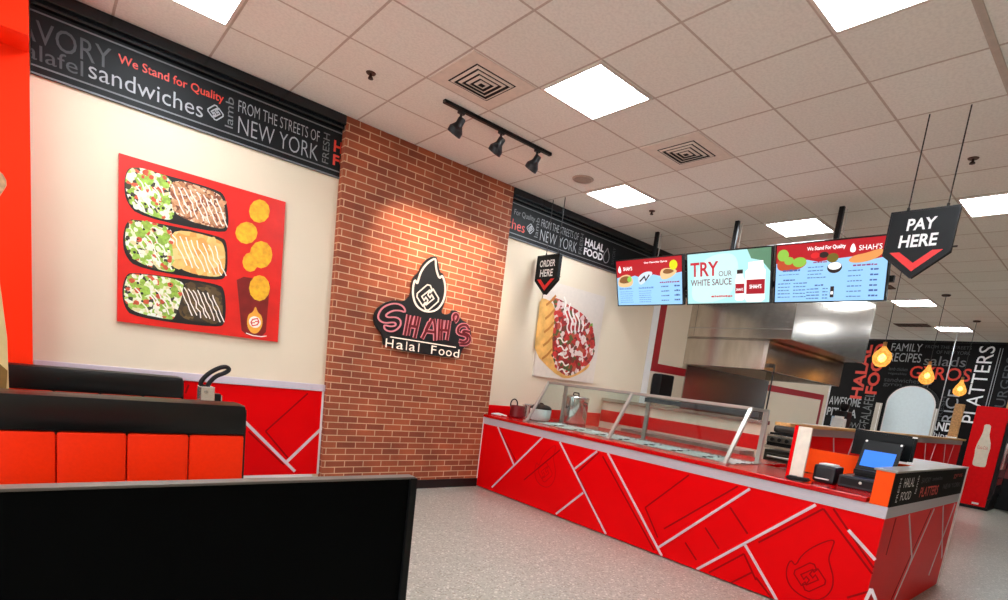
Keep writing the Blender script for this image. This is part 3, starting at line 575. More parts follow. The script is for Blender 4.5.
sprinkler(-.91, .92, 'ceiling sprinkler left of the spotlight track'); sprinkler(2.71, .90, 'ceiling sprinkler above the leftmost menu screen')
sprinkler(2.77, -2.11, 'ceiling sprinkler above right of the pay sign')

# track with three spotlights aimed at the brick pillar
t = thing('track_light', 'black ceiling track with three spotlights before the brick pillar', 'track light', (.27, .77, H-.01))
MB().box(-.34, .88, .752, .788, H-.028, H-.001, .003).build('track', BLACK, t)
SPM = mat('spot_black', (34, 34, 38), .35, .2, var=.1)
for k, x in enumerate((-.165, .27, .71)):
    hd = MB(); hd.box(x-.03, x+.03, .755, .785, H-.05, H-.026, .004).cyl((x, .77, H-.05), (x, .77, H-.10), .010)
    h = hd.build('spotlight', SPM, t)
    d = Vector((-.25+.02*k, .55, -.95)).normalized(); p0 = Vector((x, .755, H-.10))
    MB().lathe([(0, 0), (.026, 0), (.032, .01), (.032, .055), (.044, .075), (.062, .10), (.062, .14), (.055, .145), (.053, .135), (.0, .13)], tuple(p0-d*.02), axis=tuple(d)).build('lamp_head', SPM, h, True)
    q = p0+d*.108
    MB().lathe([(0, .0), (.04, 0), (.04, .004), (0, .006)], tuple(q), axis=tuple(d)).build('lamp_lens', emit('spot_lens', (255, 220, 170), 2), h)
    ld = bpy.data.lights.new('spot_lamp', 'SPOT'); ld.energy = SPOT; ld.color = (1, .84, .66); ld.spot_size = math.radians(52); ld.spot_blend = .8; ld.shadow_soft_size = .04
    lo = bpy.data.objects.new('spot_lamp', ld); C.objects.link(lo)
    lo.location = q+d*.05; tgt = Vector((.05+.42*k, 1.82, 2.45)); lo.rotation_euler = (tgt-lo.location).to_track_quat('-Z', 'Y').to_euler()
# ================================================================== POSTERS AND WALL SIGN
LEAF = speckle('print_salad', [(226, 232, 190), (150, 190, 70), (236, 236, 214), (60, 60, 40), (222, 214, 160), (214, 92, 60), (176, 206, 96), (240, 240, 226)], 40)
MEAT = speckle('print_meat', [(176, 112, 74), (222, 176, 136), (148, 84, 56), (236, 214, 186), (190, 128, 84), (120, 70, 44)], 50)
CHICK = speckle('print_chicken', [(236, 178, 92), (244, 204, 132), (226, 160, 78), (240, 190, 110)], 24)
FALA = speckle('print_falafel', [(70, 52, 30), (92, 70, 38), (54, 42, 26), (112, 88, 50)], 30)
PSAUCE = mat('print_sauce', (246, 238, 226), .4)
PBLACK = mat('print_tray_black', (30, 26, 24), .4)
PRED = mat('poster_red', (222, 34, 26), .35, var=.1, scale=5)
t = thing('food_poster', 'red square poster of three loaded food trays and falling chips', 'poster', (-1.79, 1.88, 1.432), )
f = FY(1.868)
MB().box(-2.39, -1.185, 1.868, WL, 1.432, 2.656, .002).build('poster_panel', PRED, t)
for tr, gr, me, mm in zip(D['trays'], D['greens'], D['meats'], (MEAT, CHICK, FALA)):
    MB().prism(f, smooth(tr, 2), 0, .0016).build('tray_picture', PBLACK, t)
    MB().prism(f, smooth(gr, 2), 0, .0022).build('salad_picture', LEAF, t)
    MB().prism(f, smooth(me, 2), 0, .0028).build('meat_picture', mm, t)
    pg_ = smooth(gr, 2); pm_ = smooth(me, 2)
    scatter(f, pg_, 22, .040, mat('print_lettuce', (152, 188, 70), .5, var=.3, scale=40), 'salad_picture', t, .0024, .45)
    scatter(f, pg_, 16, .024, mat('print_rice', (240, 234, 210), .5, var=.1, scale=60), 'salad_picture', t, .0028, .4)
    scatter(f, pg_, 9, .022, mat('print_tomato', (206, 84, 52), .5, var=.2, scale=40), 'salad_picture', t, .0031, .3)
    scatter(f, pg_, 9, .011, PBLACK, 'salad_picture', t, .0033, .2)
    if mm is MEAT: scatter(f, pm_, 26, .032, mat('print_meat_light', (206, 150, 108), .5, var=.3, scale=30), 'meat_picture', t, .0031, .35, 1.3)
    if mm is CHICK: scatter(f, pm_, 10, .055, mat('print_chicken_light', (238, 188, 108), .5, var=.2, scale=16), 'meat_picture', t, .0031, .2, 1.3)
    if mm is FALA: scatter(f, pm_, 7, .055, mat('print_falafel_light', (84, 64, 34), .5, var=.4, scale=40), 'meat_picture', t, .0031, .12)
    b = MB(); u0, u1 = min(p[0] for p in me), max(p[0] for p in me); v0, v1 = min(p[1] for p in me), max(p[1] for p in me)
    n = 8
    for k in range(n):
        uu = u0+.04+(u1-u0-.10)*k/(n-1); pts = []
        for j in range(7):
            s = j/6; pts.append((uu+.10*s+random.uniform(-.008, .008)-.03, v1-.05-(v1-v0-.10)*s-.03*(k/n)+random.uniform(-.01, .01)))
        b.line(f, pts, .0085, .002, .0044)
    b.build('sauce_streak', PSAUCE, t)
    b = MB(); u0, u1 = min(p[0] for p in gr), max(p[0] for p in gr); v0, v1 = min(p[1] for p in gr), max(p[1] for p in gr)
    for k in range(9):
        a = u0+.06+random.random()*(u1-u0-.15); c = v0+.09+random.random()*(v1-v0-.16)
        b.line(f, [(a, c), (a+.03, c-.03), (a+.045, c-.07)], .009, .002, .0044)
    b.build('sauce_streak', PSAUCE, t)
chipm = mat('chip_yellow', (248, 172, 30), .5, var=.25, scale=22)
for k, c in enumerate(D['chips']): MB().prism(f, [(u, v) for u, v in c], 0, .003+.0003*k).build('chip_picture', chipm, t)
MB().prism(f, D['cup'], 0, .0025).build('cup_picture', mat('cup_maroon', (126, 22, 18), .4, var=.2, scale=9), t)
MB().prism(f, smooth(D['cupflame'], 2), 0, .0035).build('flame_picture', mat('cup_flame', (246, 170, 60), .4), t)
cx = sum(p[0] for p in D['cupflame'])/len(D['cupflame']); cz = sum(p[1] for p in D['cupflame'])/len(D['cupflame'])-.02
MB().prism(f, ring(cx, cz, .05, .05), 0, .004).build('flame_mark', PSAUCE, t)
b = MB()
for sg in (1, -1): b.line(f, [(cx+sg*.0, cz+sg*.005), (cx+sg*.03, cz+sg*.012), (cx+sg*.02, cz+sg*.035), (cx-sg*.02, cz+sg*.02), (cx-sg*.035, cz-sg*.01)], .009, 0, .005)
b.build('flame_mark', PRED, t)
MB().line(f, [(-1.46+.0, 1.475), (-1.40, 1.462), (-1.33, 1.462), (-1.285, 1.475)], .009, 0, .003).build('cup_rim_picture', PSAUCE, t)

t = thing('wrap_poster', 'pale square poster of a filled grilled pita wrap', 'poster', (2.63, 1.88, 1.43))
f = FY(1.872)
MB().box(2.03, 3.22, 1.872, WL, 1.43, 2.65, .002).build('poster_panel', mat('poster_pale', (226, 212, 198), .5, var=.03), t)
MB().prism(f, smooth(D['wrapbread'], 1), 0, .0016).build('pita_picture', mat('pita_print', (236, 176, 96), .5, var=.25, scale=7), t)
MB().prism(f, smooth(D['wrapfill'], 2), 0, .0022).build('filling_picture', speckle('print_filling', [(184, 44, 40), (226, 196, 190), (120, 40, 34), (206, 62, 54), (88, 92, 44), (150, 36, 34), (232, 214, 206), (190, 84, 60)], 17), t)
MB().prism(f, smooth(D['wraprim'], 2), 0, .0026).build('pita_picture', mat('pita_print', (0, 0, 0)), t)
pf_ = smooth(D['wrapfill'], 2)
for n_, r_, c_, nm_, s_ in ((30, .045, (200, 52, 46), 'tomato_picture', 1.1), (16, .04, (108, 62, 44), 'meat_picture', 1.2), (10, .03, (92, 104, 48), 'olive_picture', 1.0), (16, .035, (236, 214, 206), 'onion_picture', 1.3)):
    scatter(f, pf_, n_, r_, mat('wrap_print_'+nm_, c_, .5, var=.25, scale=25), 'filling_picture', t, .0024+.0003*len(nm_)/10, .3, s_)
b = MB()
for k in range(5):
    a = 2.40+.10*k; b.line(f, smooth([(a+.035*math.sin(j*2.1+k*1.7)+.03*j, 2.50-.06*k-.075*j) for j in range(7-k)], 2, False), .024, .001, .0045)
for k in range(5):
    a = 2.37+.03*k; z_ = 1.95-.10*k; b.line(f, smooth([(a, z_), (a+.07, z_+.03), (a+.13, z_-.04), (a+.2, z_)], 2, False), .020, .001, .0045)
b.build('sauce_streak', PSAUCE, t)
b = MB()
for k in range(5): b.line(f, [(2.10+.012*k, 2.34-.17*k), (2.17+.015*k, 2.40-.17*k), (2.25+.015*k, 2.49-.17*k)], .03, .001, .0024)
b.build('grill_mark', mat('print_char', (196, 124, 52), .6), t)
MB().prism(f, smooth([(2.95, 2.20), (3.02, 2.27), (3.04, 2.2), (3.0, 2.14)], 1), 0, .003).build('leaf_picture', mat('print_leaf', (120, 170, 60), .6), t)

t = thing('contour_sign', 'black contour sign with flame and pink outlined name on brick pillar', 'sign', (.35, 1.80, 1.49))
f = FY(1.79)
MB().prism(f, smooth(D['sign_back'], 1), 0, .022).build('backing', mat('sign_black', (26, 26, 28), .35, var=.1), t)
b = MB()
for px, pz in ((-.1, 1.7), (.7, 1.65), (.37, 2.3)): b.cyl((px, 1.795, pz), (px, 1.812, pz), .015)
b.build('standoff', CHROME, t)
FYs = (Vector((0, 1.768, 0)), Vector((1, 0, 0)), Vector((0, 0, 1)))
NEOW = emit('neon_white', (255, 226, 204), 1.0); NEOP = emit('neon_pink', (226, 130, 136), .8); NEOR = mat('letter_red', (96, 12, 20), .4)  # tube outlines are unlit; emission puts a pale glow into their colour
MB().line(FYs, smooth(D['sign_flame'], 2), .017, 0, .012, closed=True).build('flame_outline', NEOW, t)
b = MB(); knot(b, FYs, .285, 2.10, .15, .011, .010); b.build('knot_outline', NEOW, t)
ring_ = lambda L, w_: smooth(L, 2, False)
b = MB(); b.line(FYs, smooth(D['neon_S'], 2), .015, 0, .012, closed=True); b.build('letter_outline', NEOP, t)
b = MB(); c = MB()
for k, L in enumerate(D['neon_letters']):
    P = smooth(L, 2, False); c.line(FYs, P, .046, 0, .005+.0002*k); b.line(FYs, P, .026, 0, .010+.0002*k)
c.build('letter_outline', NEOP, t); b.build('letter_face', NEOR, t)
MB().line(FYs, D['sign_line'], .011, 0, .01).build('underline', NEOW, t)
s1, s2 = D['sign_text']
for ch, ua, ub, hh in (('H', -.158, -.07, .09), ('a', -.033, .047, .066), ('l', .08, .091, .09), ('a', .117, .19, .066), ('l', .228, .239, .09), ('F', .39, .455, .09), ('o', .487, .565, .066), ('o', .583, .661, .066), ('d', .683, .762, .09)):
    MB().text(FYs, ch, ua, ub, 1.522, 1.522+hh, .004, 0, .0).build('small_letter', NEOW, t)

# ================================================================== HANGING SIGNS
SB = mat('sign_panel', (17, 19, 21), .45, var=.08, spec=.2); CAB = mat('cable_black', (28, 22, 20), .5)
def arrowsign(x, y0, y1, words, label, ca, th=.05):
    """faces -X; y0 > y1"""
    w_ = y0-y1; t = thing('hanging_sign', label, 'sign', (x, (y0+y1)/2, 2.41), 'arrow signs hanging on cables')
    f = FX(x); u0, u1 = -y0, -y1; um = (u0+u1)/2
    P = [(u0, 2.585), (um, 2.42), (u1, 2.585), (u1, 2.88), (u0, 2.88)]
    MB().prism(f, P, -th, 0).build('sign_board', SB, t)
    b = MB(); b.line(f, P, .010, 0, .003, closed=True); b.build('edge_rim', BLACK, t)
    hw = .085 if len(words[0]) == 3 else .135
    for s_, h_, z0_, z1_ in ((words[0], hw, 2.745, 2.825), (words[1], .112, 2.63, 2.715)): MB().text(f, s_, um-h_, um+h_, z0_, z1_, .002, 0, .025).build('lettering', INK['white'], t)
    MB().prism(f, [(u0+.04, 2.60), (u0+.10, 2.60), (um, 2.52), (u1-.10, 2.60), (u1-.04, 2.60), (um, 2.463)], 0, .004).build('arrow', mat('arrow_red', (226, 24, 24), .4), t)
    for yc in ca:
        MB().cyl((x+th/2, yc, 2.89), (x+th/2, yc, H), .0045).cyl((x+th/2, yc, 2.875), (x+th/2, yc, 2.91), .009).build('cable', CAB, t)
    MB().cyl((x+th/2, y1, 2.62), (x+th/2, y1-.03, 2.62), .006).build('side_pin', CAB, t)
arrowsign(1.83, -1.93, -2.325, ('PAY', 'HERE'), 'hanging black sign reading PAY HERE with a red arrow', (-2.02, -2.25))
arrowsign(1.83, 1.84, 1.46, ('ORDER', 'HERE'), 'hanging black sign reading ORDER HERE with a red arrow', (1.72, 1.52))

# ================================================================== MENU SCREENS
zb, zt, xb, xt = 2.556, 3.139, 3.42, 3.22
Vv = Vector((xt-xb, 0, zt-zb)); SH = Vv.length; Vv.normalize()
BZ = mat('screen_bezel', (18, 18, 22), .3)
sky = emit('screen_blue', (150, 200, 244), 1.0); sred = emit('screen_red', (176, 16, 30), 1.0); swhite = emit('screen_white', (250, 250, 250), 1.1)
smint = emit('screen_mint', (172, 226, 226), 1.0); sink = emit('screen_ink', (66, 92, 158), .9); smint2 = emit('screen_pale', (198, 238, 236), 1.0); sgreen = emit('screen_green', (96, 140, 110), .9)
sy = emit('screen_yellow', (214, 214, 20), 1); sor = emit('screen_orange', (224, 150, 84), 1); sdk = emit('screen_dark', (40, 26, 24), 1); slime = emit('screen_lime', (140, 190, 70), 1); sbread = emit('screen_bread', (226, 190, 140), 1); smag = emit('screen_magenta', (150, 60, 110), .9)
def screen(yl, yr, pole_y, label):
    t = thing('menu_screen', label, 'menu screen', (3.42, (yl+yr)/2, 2.55), 'hanging menu screens')
    O = Vector((xb, yl, zb)); U = Vector((0, -1, 0)); f = (O, U, Vv); W_ = yl-yr
    MB().rect(f, 0, W_, 0, SH, -.05, -.004).build('housing', BLACK, t)
    e = .014; b = MB(); b.rect(f, 0, W_, 0, e, -.01, .003).rect(f, 0, W_, SH-e, SH, -.01, .003).rect(f, 0, e, e, SH-e, -.01, .003).rect(f, W_-e, W_, e, SH-e, -.01, .003).build('bezel', BZ, t)
    xm = 3.46
    b = MB(); b.box(xm-.02, xm+.02, pole_y-.024, pole_y+.024, 2.85, H-.001, .004).build('ceiling_pole', BLACK, t)
    MB().box(xm-.115, xm-.02, pole_y-.09, pole_y+.09, 2.83, 2.93, .004).box(xm-.04, xm, yr-.03, yl+.03, 2.74, 2.80).build('mount_bracket', BLACK, t)
    MB().tube([(xm+.045, pole_y-.035, H-.02), (xm+.04, pole_y-.04, 3.25), (xm+.0, pole_y-.03, 3.0)], .006).build('power_cord', mat('cord_white', (200, 196, 190), .5), t)
    return t, f, W_
def squig(b, f, u0, v, L, h=.009):
    """a line of small unreadable print"""
    u = u0
    while u < u0+L-.01:
        w_ = random.uniform(.014, .04); w_ = min(w_, u0+L-u); b.rect(f, u, u+w_, v, v+h*random.uniform(.7, 1), 0, .0035); u += w_+.008
t, f, W_ = screen(1.795, .728, 1.34, 'leftmost menu screen, showing three sandwiches on blue')
MB().rect(f, .014, W_-.014, .014, SH-.014, -.004, 0).build('display', sky, t)
hd = [(.014, SH-.014), (W_-.014, SH-.014), (W_-.014, .41), (W_-.1, .40), (.75, .37), (.62, .40), (.45, .36), (.32, .40), (.22, .38), (.12, .40), (.014, .38)]
MB().prism(f, hd, 0, .001).build('header', sred, t)
b = MB(); b.text(f, 'Our Favorite Gyros', .48, .84, .535, .565, .002, 0, .02).text(f, "SHAH'S", .13, .28, .47, .52, .002, 0, .02); b.prism(f, smooth([(.05, .45), (.04, .49), (.07, .55), (.085, .50), (.095, .47), (.08, .44)], 2), 0, .002)
b.build('header_lettering', swhite, t)
MB().prism(f, smooth([(.02, .28), (.05, .40), (.22, .43), (.30, .34), (.26, .26), (.1, .25)], 2), 0, .002).prism(f, smooth([(.72, .40), (.76, .47), (.92, .46), (1.0, .42), (.88, .34), (.75, .32)], 2), 0, .002).build('sandwich_picture', sbread, t)
MB().prism(f, smooth([(.04, .33), (.1, .40), (.24, .40), (.26, .32), (.12, .30)], 2), .002, .003).prism(f, smooth([(.76, .41), (.8, .46), (.9, .45), (.95, .42), (.85, .39)], 2), .002, .003).build('filling_picture', emit('screen_brown', (132, 84, 40), 1), t)
MB().prism(f, smooth([(.18, .36), (.25, .41), (.27, .34), (.22, .31)], 1), .003, .004).build('lettuce_picture', slime, t)
MB().prism(f, smooth([(.38, .30), (.37, .38), (.48, .44), (.60, .44), (.61, .40), (.50, .32), (.42, .27)], 2), 0, .003).build('wrap_picture', emit('screen_foil', (206, 216, 236), 1), t)
MB().line(f, [(.40, .32), (.48, .38), (.50, .33), (.56, .40)], .02, .003, .004).build('wrap_stripe', sdk, t)
MB().prism(f, ring(.93, .50, .06, .06, 20), 0, .003).build('price_badge', sy, t)
b = MB()
for (u, v, L) in ((.05, .225, .22), (.38, .225, .24)): squig(b, f, u, v, L, .022)
for k in range(6):
    squig(b, f, .06, .19-.028*k, .22); squig(b, f, .38, .19-.028*k, .2)
b.build('menu_text', emit('screen_text', (104, 146, 204), .9), t)
b = MB()
for k in range(4): squig(b, f, .74, .235-.058*k, .12, .014); squig(b, f, .94, .235-.058*k, .08, .022)
b.build('price_text', sink, t)
b = MB(); squig(b, f, .72, .285, .3, .018); b.build('heading_text', smag, t)

t, f, W_ = screen(.675, -.395, .205, 'middle screen reading TRY OUR WHITE SAUCE beside two bottles')
MB().rect(f, .014, W_-.014, .014, SH-.014, -.004, 0).build('display', smint, t)
MB().prism(f, smooth([(.05, .1), (.12, .4), (.3, .57), (.62, .59), (.70, .4), (.60, .1), (.4, .03), (.15, .02)], 2), 0, .0006).build('pale_swirl', smint2, t)
MB().prism(f, [(.78, SH-.014), (W_-.014, SH-.014), (W_-.014, .35), (.95, .47), (.83, .5)], 0, .0008).build('green_corner', sgreen, t)
MB().text(f, 'TRY', .055, .43, .335, .50, .002, 0, .02).build('large_lettering', emit('screen_tryred', (190, 26, 44), 1), t)
b = MB(); b.text(f, 'OUR', .435, .60, .325, .385, .002, 0, .0).text(f, 'WHITE SAUCE', .06, .60, .225, .30, .002, 0, .01).build('lettering', emit('screen_maroon', (104, 36, 62), 1), t)
b = MB(); squig(b, f, .34, .085, .27, .024); b.build('red_text', emit('screen_tryred', (0, 0, 0)), t)
MB().prism(f, [(.645, .06), (.645, .27), (.66, .31), (.665, .35), (.735, .35), (.74, .31), (.76, .27), (.76, .06), (.74, .04), (.665, .04)], 0, .002).build('bottle_picture', swhite, t)
MB().prism(f, [(.77, .05), (.765, .36), (.80, .39), (.80, .46), (.97, .47), (.975, .40), (1.0, .37), (1.0, .05), (.96, .02), (.80, .02)], 0, .0025).build('jar_picture', swhite, t)
MB().rect(f, .665, .735, .34, .385, 0, .003).build('cap_picture', sdk, t)
MB().rect(f, .648, .757, .12, .23, 0, .003).rect(f, .782, .998, .11, .27, 0, .0035).build('label_picture', emit('screen_label', (160, 20, 36), 1), t)
b = MB(); b.text(f, "SHAH'S", .82, .96, .17, .215, .004, 0, .02).text(f, "SHAH'S", .66, .745, .15, .18, .004, 0, .02).build('label_lettering', swhite, t)

t, f, W_ = screen(-.428, -1.52, -.935, 'wide rightmost menu screen with vegetables and sauce bowl on blue')
MB().rect(f, .014, W_-.014, .014, SH-.014, -.004, 0).build('display', sky, t)
hd = [(.014, SH-.014), (W_-.014, SH-.014), (W_-.014, .42), (.95, .40), (.80, .44), (.62, .43), (.45, .41), (.33, .44), (.20, .40), (.014, .42)]
MB().prism(f, hd, 0, .001).build('header', sred, t)
b = MB(); b.text(f, 'We Stand For Quality', .33, .70, .515, .565, .002, 0, .02).text(f, "SHAH'S", .82, 1.02, .49, .54, .002, 0, .0); b.prism(f, smooth([(.745, .48), (.74, .52), (.765, .57), (.785, .53), (.795, .50), (.78, .475)], 2), 0, .002)
b.build('header_lettering', swhite, t)
MB().prism(f, smooth([(.02, .38), (.03, .46), (.2, .47), (.34, .44), (.32, .37), (.18, .33), (.06, .34)], 2), 0, .0015).build('tomato_picture', emit('screen_veg', (186, 74, 40), 1), t)
MB().prism(f, ring(.085, .50, .06, .06), 0, .002).prism(f, ring(.26, .42, .07, .05), 0, .002).prism(f, ring(.15, .44, .05, .04), 0, .0025).build('lime_picture', slime, t)
MB().prism(f, ring(.415, .475, .045, .03), 0, .002).build('red_sauce_picture', emit('screen_sauce', (214, 36, 40), 1), t)
MB().prism(f, ring(.50, .475, .045, .03), 0, .002).build('dark_sauce_picture', sdk, t)
MB().prism(f, ring(.585, .44, .055, .045), 0, .002).build('green_sauce_picture', emit('screen_olive', (110, 96, 30), 1), t)
MB().prism(f, ring(.61, .345, .07, .055), 0, .003).build('sauce_bowl_picture', sdk, t); MB().prism(f, ring(.61, .36, .062, .036), 0, .004).build('white_sauce_picture', swhite, t)
MB().prism(f, smooth([(.72, .40), (.78, .45), (.88, .46), (1.02, .50), (1.04, .45), (.95, .39), (.80, .37)], 2), 0, .0025).build('shrimp_picture', sor, t)
b = MB()
for k in range(5): squig(b, f, .045, .20-.035*k, .13, .012); squig(b, f, .21, .20-.035*k, .14, .012)
for k in range(4): squig(b, f, .35, .355-.035*k, .15+.03*(k == 3), .011)
for k in range(4): squig(b, f, .35, .135-.032*k, .13, .012); squig(b, f, .51, .135-.032*k, .05, .012)
for k in range(6): squig(b, f, .74, .30-.05*k, .13, .012)
squig(b, f, .05, .295, .22, .008)
b.build('menu_text', emit('screen_text2', (80, 116, 176), .9), t)
b = MB()
for k in range(6): squig(b, f, .94, .30-.05*k, .08, .018)
squig(b, f, .09, .33, .18, .022); squig(b, f, .10, .235, .12, .016); squig(b, f, .43, .17, .1, .016)
b.build('price_text', sink, t)
b = MB(); squig(b, f, .40, .40, .14, .014); squig(b, f, .78, .345, .22, .016); b.build('heading_text', smag, t)
MB().rect(f, .585, .62, .05, .16, 0, .002).build('bottle_picture', sdk, t); MB().rect(f, .59, .615, .08, .11, 0, .003).build('bottle_label', swhite, t)
# ================================================================== COUNTER
XC, YC = 1.255, -2.456
c = thing('serving_counter', 'long red serving counter with silver diagonal strips and red top', 'counter', (1.9, -.4, 0))
MB().box(XC, 1.46, YC, 1.80, .012, .785).box(1.975, 2.46, -1.31, 1.80, .012, .785).box(1.46, 1.975, 1.25, 1.80, .012, .785).box(1.46, 1.975, -1.66, -1.315, .012, .785).box(1.46, 3.33, YC, -1.66, .012, .785).build('red_cladding', RED, c)
MB().box(XC-.004, 1.46, YC-.004, 1.80, .785, .862).box(1.975, 2.46, -1.31, 1.80, .785, .862).box(1.46, 1.975, 1.25, 1.80, .785, .862).box(1.46, 1.975, -1.66, -1.315, .785, .862).box(1.46, 3.34, YC-.004, -1.66, .785, .862).build('metal_band', SILVER, c)
b = MB(); b.box(XC-.012, 1.47, YC+.12, 1.805, .864, .90, .005).box(1.96, 2.48, -1.30, 1.805, .864, .90, .005).box(1.45, 1.98, -1.72, -1.30, .864, .8995).box(1.45, 1.98, 1.24, 1.80, .864, .8995).box(1.45, 3.30, YC+.11, -1.68, .864, .8998)
b.build('countertop', REDTOP, c)
f = FX(XC)
strips('silver_strip', INLAY, c, f, neg(D['front_silver']), .020, .004, (.015, .784))
strips('groove_line', DARKRED, c, f, neg(D['front_dark']), .013, .0015, (.015, .784))
# embossed flames on the front
def flame(b, f, cu, cv, s, w_, d):
    fl = [(-.2, -.95), (-.55, -.75), (-.7, -.35), (-.62, .05), (-.45, -.15), (-.35, .25), (-.05, .65), (.45, 1.05), (.42, .7), (.38, .4), (.5, .15), (.62, -.1), (.66, -.45), (.5, -.8), (.2, -.98)]
    b.line(f, smooth([(cu+s*u, cv+s*v) for u, v in fl], 2), w_, 0, d, closed=True)
    knot(b, f, cu, cv-s*.32, s*.5, w_, d)
b = MB(); flame(b, f, 2.10, .335, .235, .008, .0022); b.build('flame_emboss', DARKRED, c); b = MB(); flame(b, f, -.64, .50, .24, .009, .0010); b.build('flame_emboss', mat('red_faint_groove', (196, 3, 8), .4, var=.02, spec=.1), c)
f = FY(YC)
strips('silver_strip', INLAY, c, f, D['end_silver'], .022, .003, (.015, .784))
strips('groove_line', DARKRED, c, f, D['end_dark'], .016, .0016, (.015, .784))
MB().box(XC-.006, XC+.02, 1.80, 1.812, 0, .90).build('end_trim', TRIMW, c)
MB().box(3.33, 3.36, YC-.012, YC+.02, 0, 1.10).build('end_trim', TRIMW, c)
# raised screen wall round the till
OR2 = mat('orange_laminate', (255, 80, 6), .5, var=.03, spec=.15)
MB().box(XC, 3.33, YC, YC+.105, .864, 1.085).build('raised_wall', OR2, c)
MB().box(XC-.002, 3.34, YC-.006, YC, .862, 1.088).build('lettered_panel', mat('panel_black', (12, 9, 11), .6, var=.1, spec=.1), c)
MB().box(2.10, 2.14, YC+.105, -1.60, .90, 1.10).build('orange_back_panel', OR2, c)
MB().box(XC-.004, 3.36, YC-.014, YC+.12, 1.086, 1.10, .003).box(2.14, 3.36, YC+.11, -2.05, 1.086, 1.1).build('grey_cap', mat('grey_laminate', (156, 148, 140), .3, var=.08), c)
f = FY(YC-.006)
MB().text(f, 'HALAL', 1.47, 1.72, .985, 1.05, .002, 0, .0).text(f, 'FOOD', 1.46, 1.70, .895, .955, .002, 0, .0).text(f, 'FRESH', 1.36, 1.40, .89, 1.05, .002, 90).text(f, 'lamb', 1.78, 1.82, .93, 1.06, .002, 90).build('white_lettering', INK['white'], c)
MB().text(f, 'PLATTERS', 1.93, 2.45, .895, .97, .002, 0, .015).text(f, 'gyros', 2.89, 3.2, 1.005, 1.045, .002).build('red_lettering', INK['red'], c)
MB().text(f, 'sandwiches', 2.2, 2.5, 1.01, 1.04, .002).text(f, 'SAVORY', 1.9, 2.15, 1.0, 1.04, .002).text(f, 'NEW YORK', 2.6, 3.2, .93, .97, .002).build('grey_lettering', INK['faint'], c)

# steam table well and food pans
s = thing('steam_table', 'stainless hot food well sunk in the red counter', 'food well', (1.72, 0, .70))
b = MB(); b.box(1.47, 1.96, -1.30, 1.24, .70, .72).box(1.47, 1.485, -1.30, 1.24, .70, .905).box(1.945, 1.96, -1.30, 1.24, .70, .905).box(1.47, 1.96, -1.30, -1.285, .70, .905).box(1.47, 1.96, 1.225, 1.24, .70, .905)
b.build('well', DULL, s)
foil = mat('foil', (244, 240, 232), .3, .3, var=.03, scale=40, bump=1.0)
def pan():
    t = thing('food_pan', 'foil covered steel food pan in the counter well', 'food pan', (1.715, 0, .80), 'food pans in the counter well')
    x0, x1, y0, y1, z = 1.495, 1.935, -.145, .145, .898
    b = MB()
    b.box(x0, x1, y0, y0+.012, z-.1, z).box(x0, x1, y1-.012, y1, z-.1, z).box(x0, x0+.012, y0, y1, z-.1, z).box(x1-.012, x1, y0, y1, z-.1, z).box(x0, x1, y0, y1, z-.1, z-.09)
    b.build('pan_body', CHROME, t)
    b = MB(); n = 14
    g = [[b.bm.verts.new((x0+.01+(x1-x0-.02)*i/n, y0+.01+(y1-y0-.02)*j/n, z-.004+random.uniform(0, .014))) for j in range(n+1)] for i in range(n+1)]
    for i in range(n):
        for j in range(n): b.bm.faces.new((g[i][j], g[i+1][j], g[i+1][j+1], g[i][j+1]))
    b.build('foil_cover', foil, t); return t
p0 = pan(); pans = [p0]
for k in range(7): pans.append(copy_tree(p0, (0, 0, 0)))
names_ = ['foil covered pan nearest the right glass end support', 'second foil covered pan from the right glass end', 'third foil covered pan from the right glass end', 'fourth pan, just right of the middle glass support',
          'pan just left of the middle glass support', 'third pan from the left glass end support', 'second pan from the left glass end support', 'foil covered pan nearest the left glass end support']
for k, p in enumerate(pans): p.location.y = -1.12+.312*k; p['label'] = names_[k]

# sneeze guard
g = thing('sneeze_guard', 'two bay steel framed slanted glass guard on the counter', 'sneeze guard', (1.7, 0, .90))
for y in (1.22, 0.0, -1.24):
    MB().bar((1.425, y, .90), (1.70, y, 1.372), .026, .034, (0, 1, 0), .003).box(1.39, 1.46, y-.03, y+.03, .9, .912).build('slanted_upright', FRAME, g)
    MB().box(1.985, 2.015, y-.02, y+.02, .9, 1.375, .003).box(1.965, 2.035, y-.035, y+.035, .9, .91).build('rear_post', FRAME, g)
    MB().bar((1.69, y, 1.368), (2.01, y, 1.368), .024, .024).build('cross_arm', FRAME, g)
MB().box(1.685, 1.715, -1.255, 1.235, 1.36, 1.385, .003).build('front_rail', FRAME, g)
MB().box(1.987, 2.013, -1.255, 1.235, 1.352, 1.38, .003).build('rear_rail', FRAME, g)
for y0, y1 in ((-1.215, -.025), (.025, 1.195)):
    b = MB(); v = [(1.43, y0, .912), (1.43, y1, .912), (1.695, y1, 1.365), (1.695, y0, 1.365)]
    b.bar((1.43, (y0+y1)/2, .905), (1.695, (y0+y1)/2, 1.362), y1-y0, .006, (-.457, 0, .265)) if False else None
    d = Vector((-.457, 0, .265)).normalized()*.003
    lo = [b.bm.verts.new(Vector(q)+d) for q in v]; hi = [b.bm.verts.new(Vector(q)-d) for q in v]
    b.bm.faces.new(lo); b.bm.faces.new(hi[::-1])
    for k in range(4): b.bm.faces.new((lo[k], hi[k], hi[(k+1) % 4], lo[(k+1) % 4]))
    bmesh.ops.recalc_face_normals(b.bm, faces=b.bm.faces); b.build('slanted_glass', GLASS, g)
    MB().box(1.715, 1.985, y0, y1, 1.372, 1.378).build('top_glass', GLASS, g)
MB().box(1.86, 1.95, -1.2, -.04, 1.30, 1.345, .004).build('heat_lamp_bar', mat('lamp_bar', (90, 94, 100), .3, .6), g)

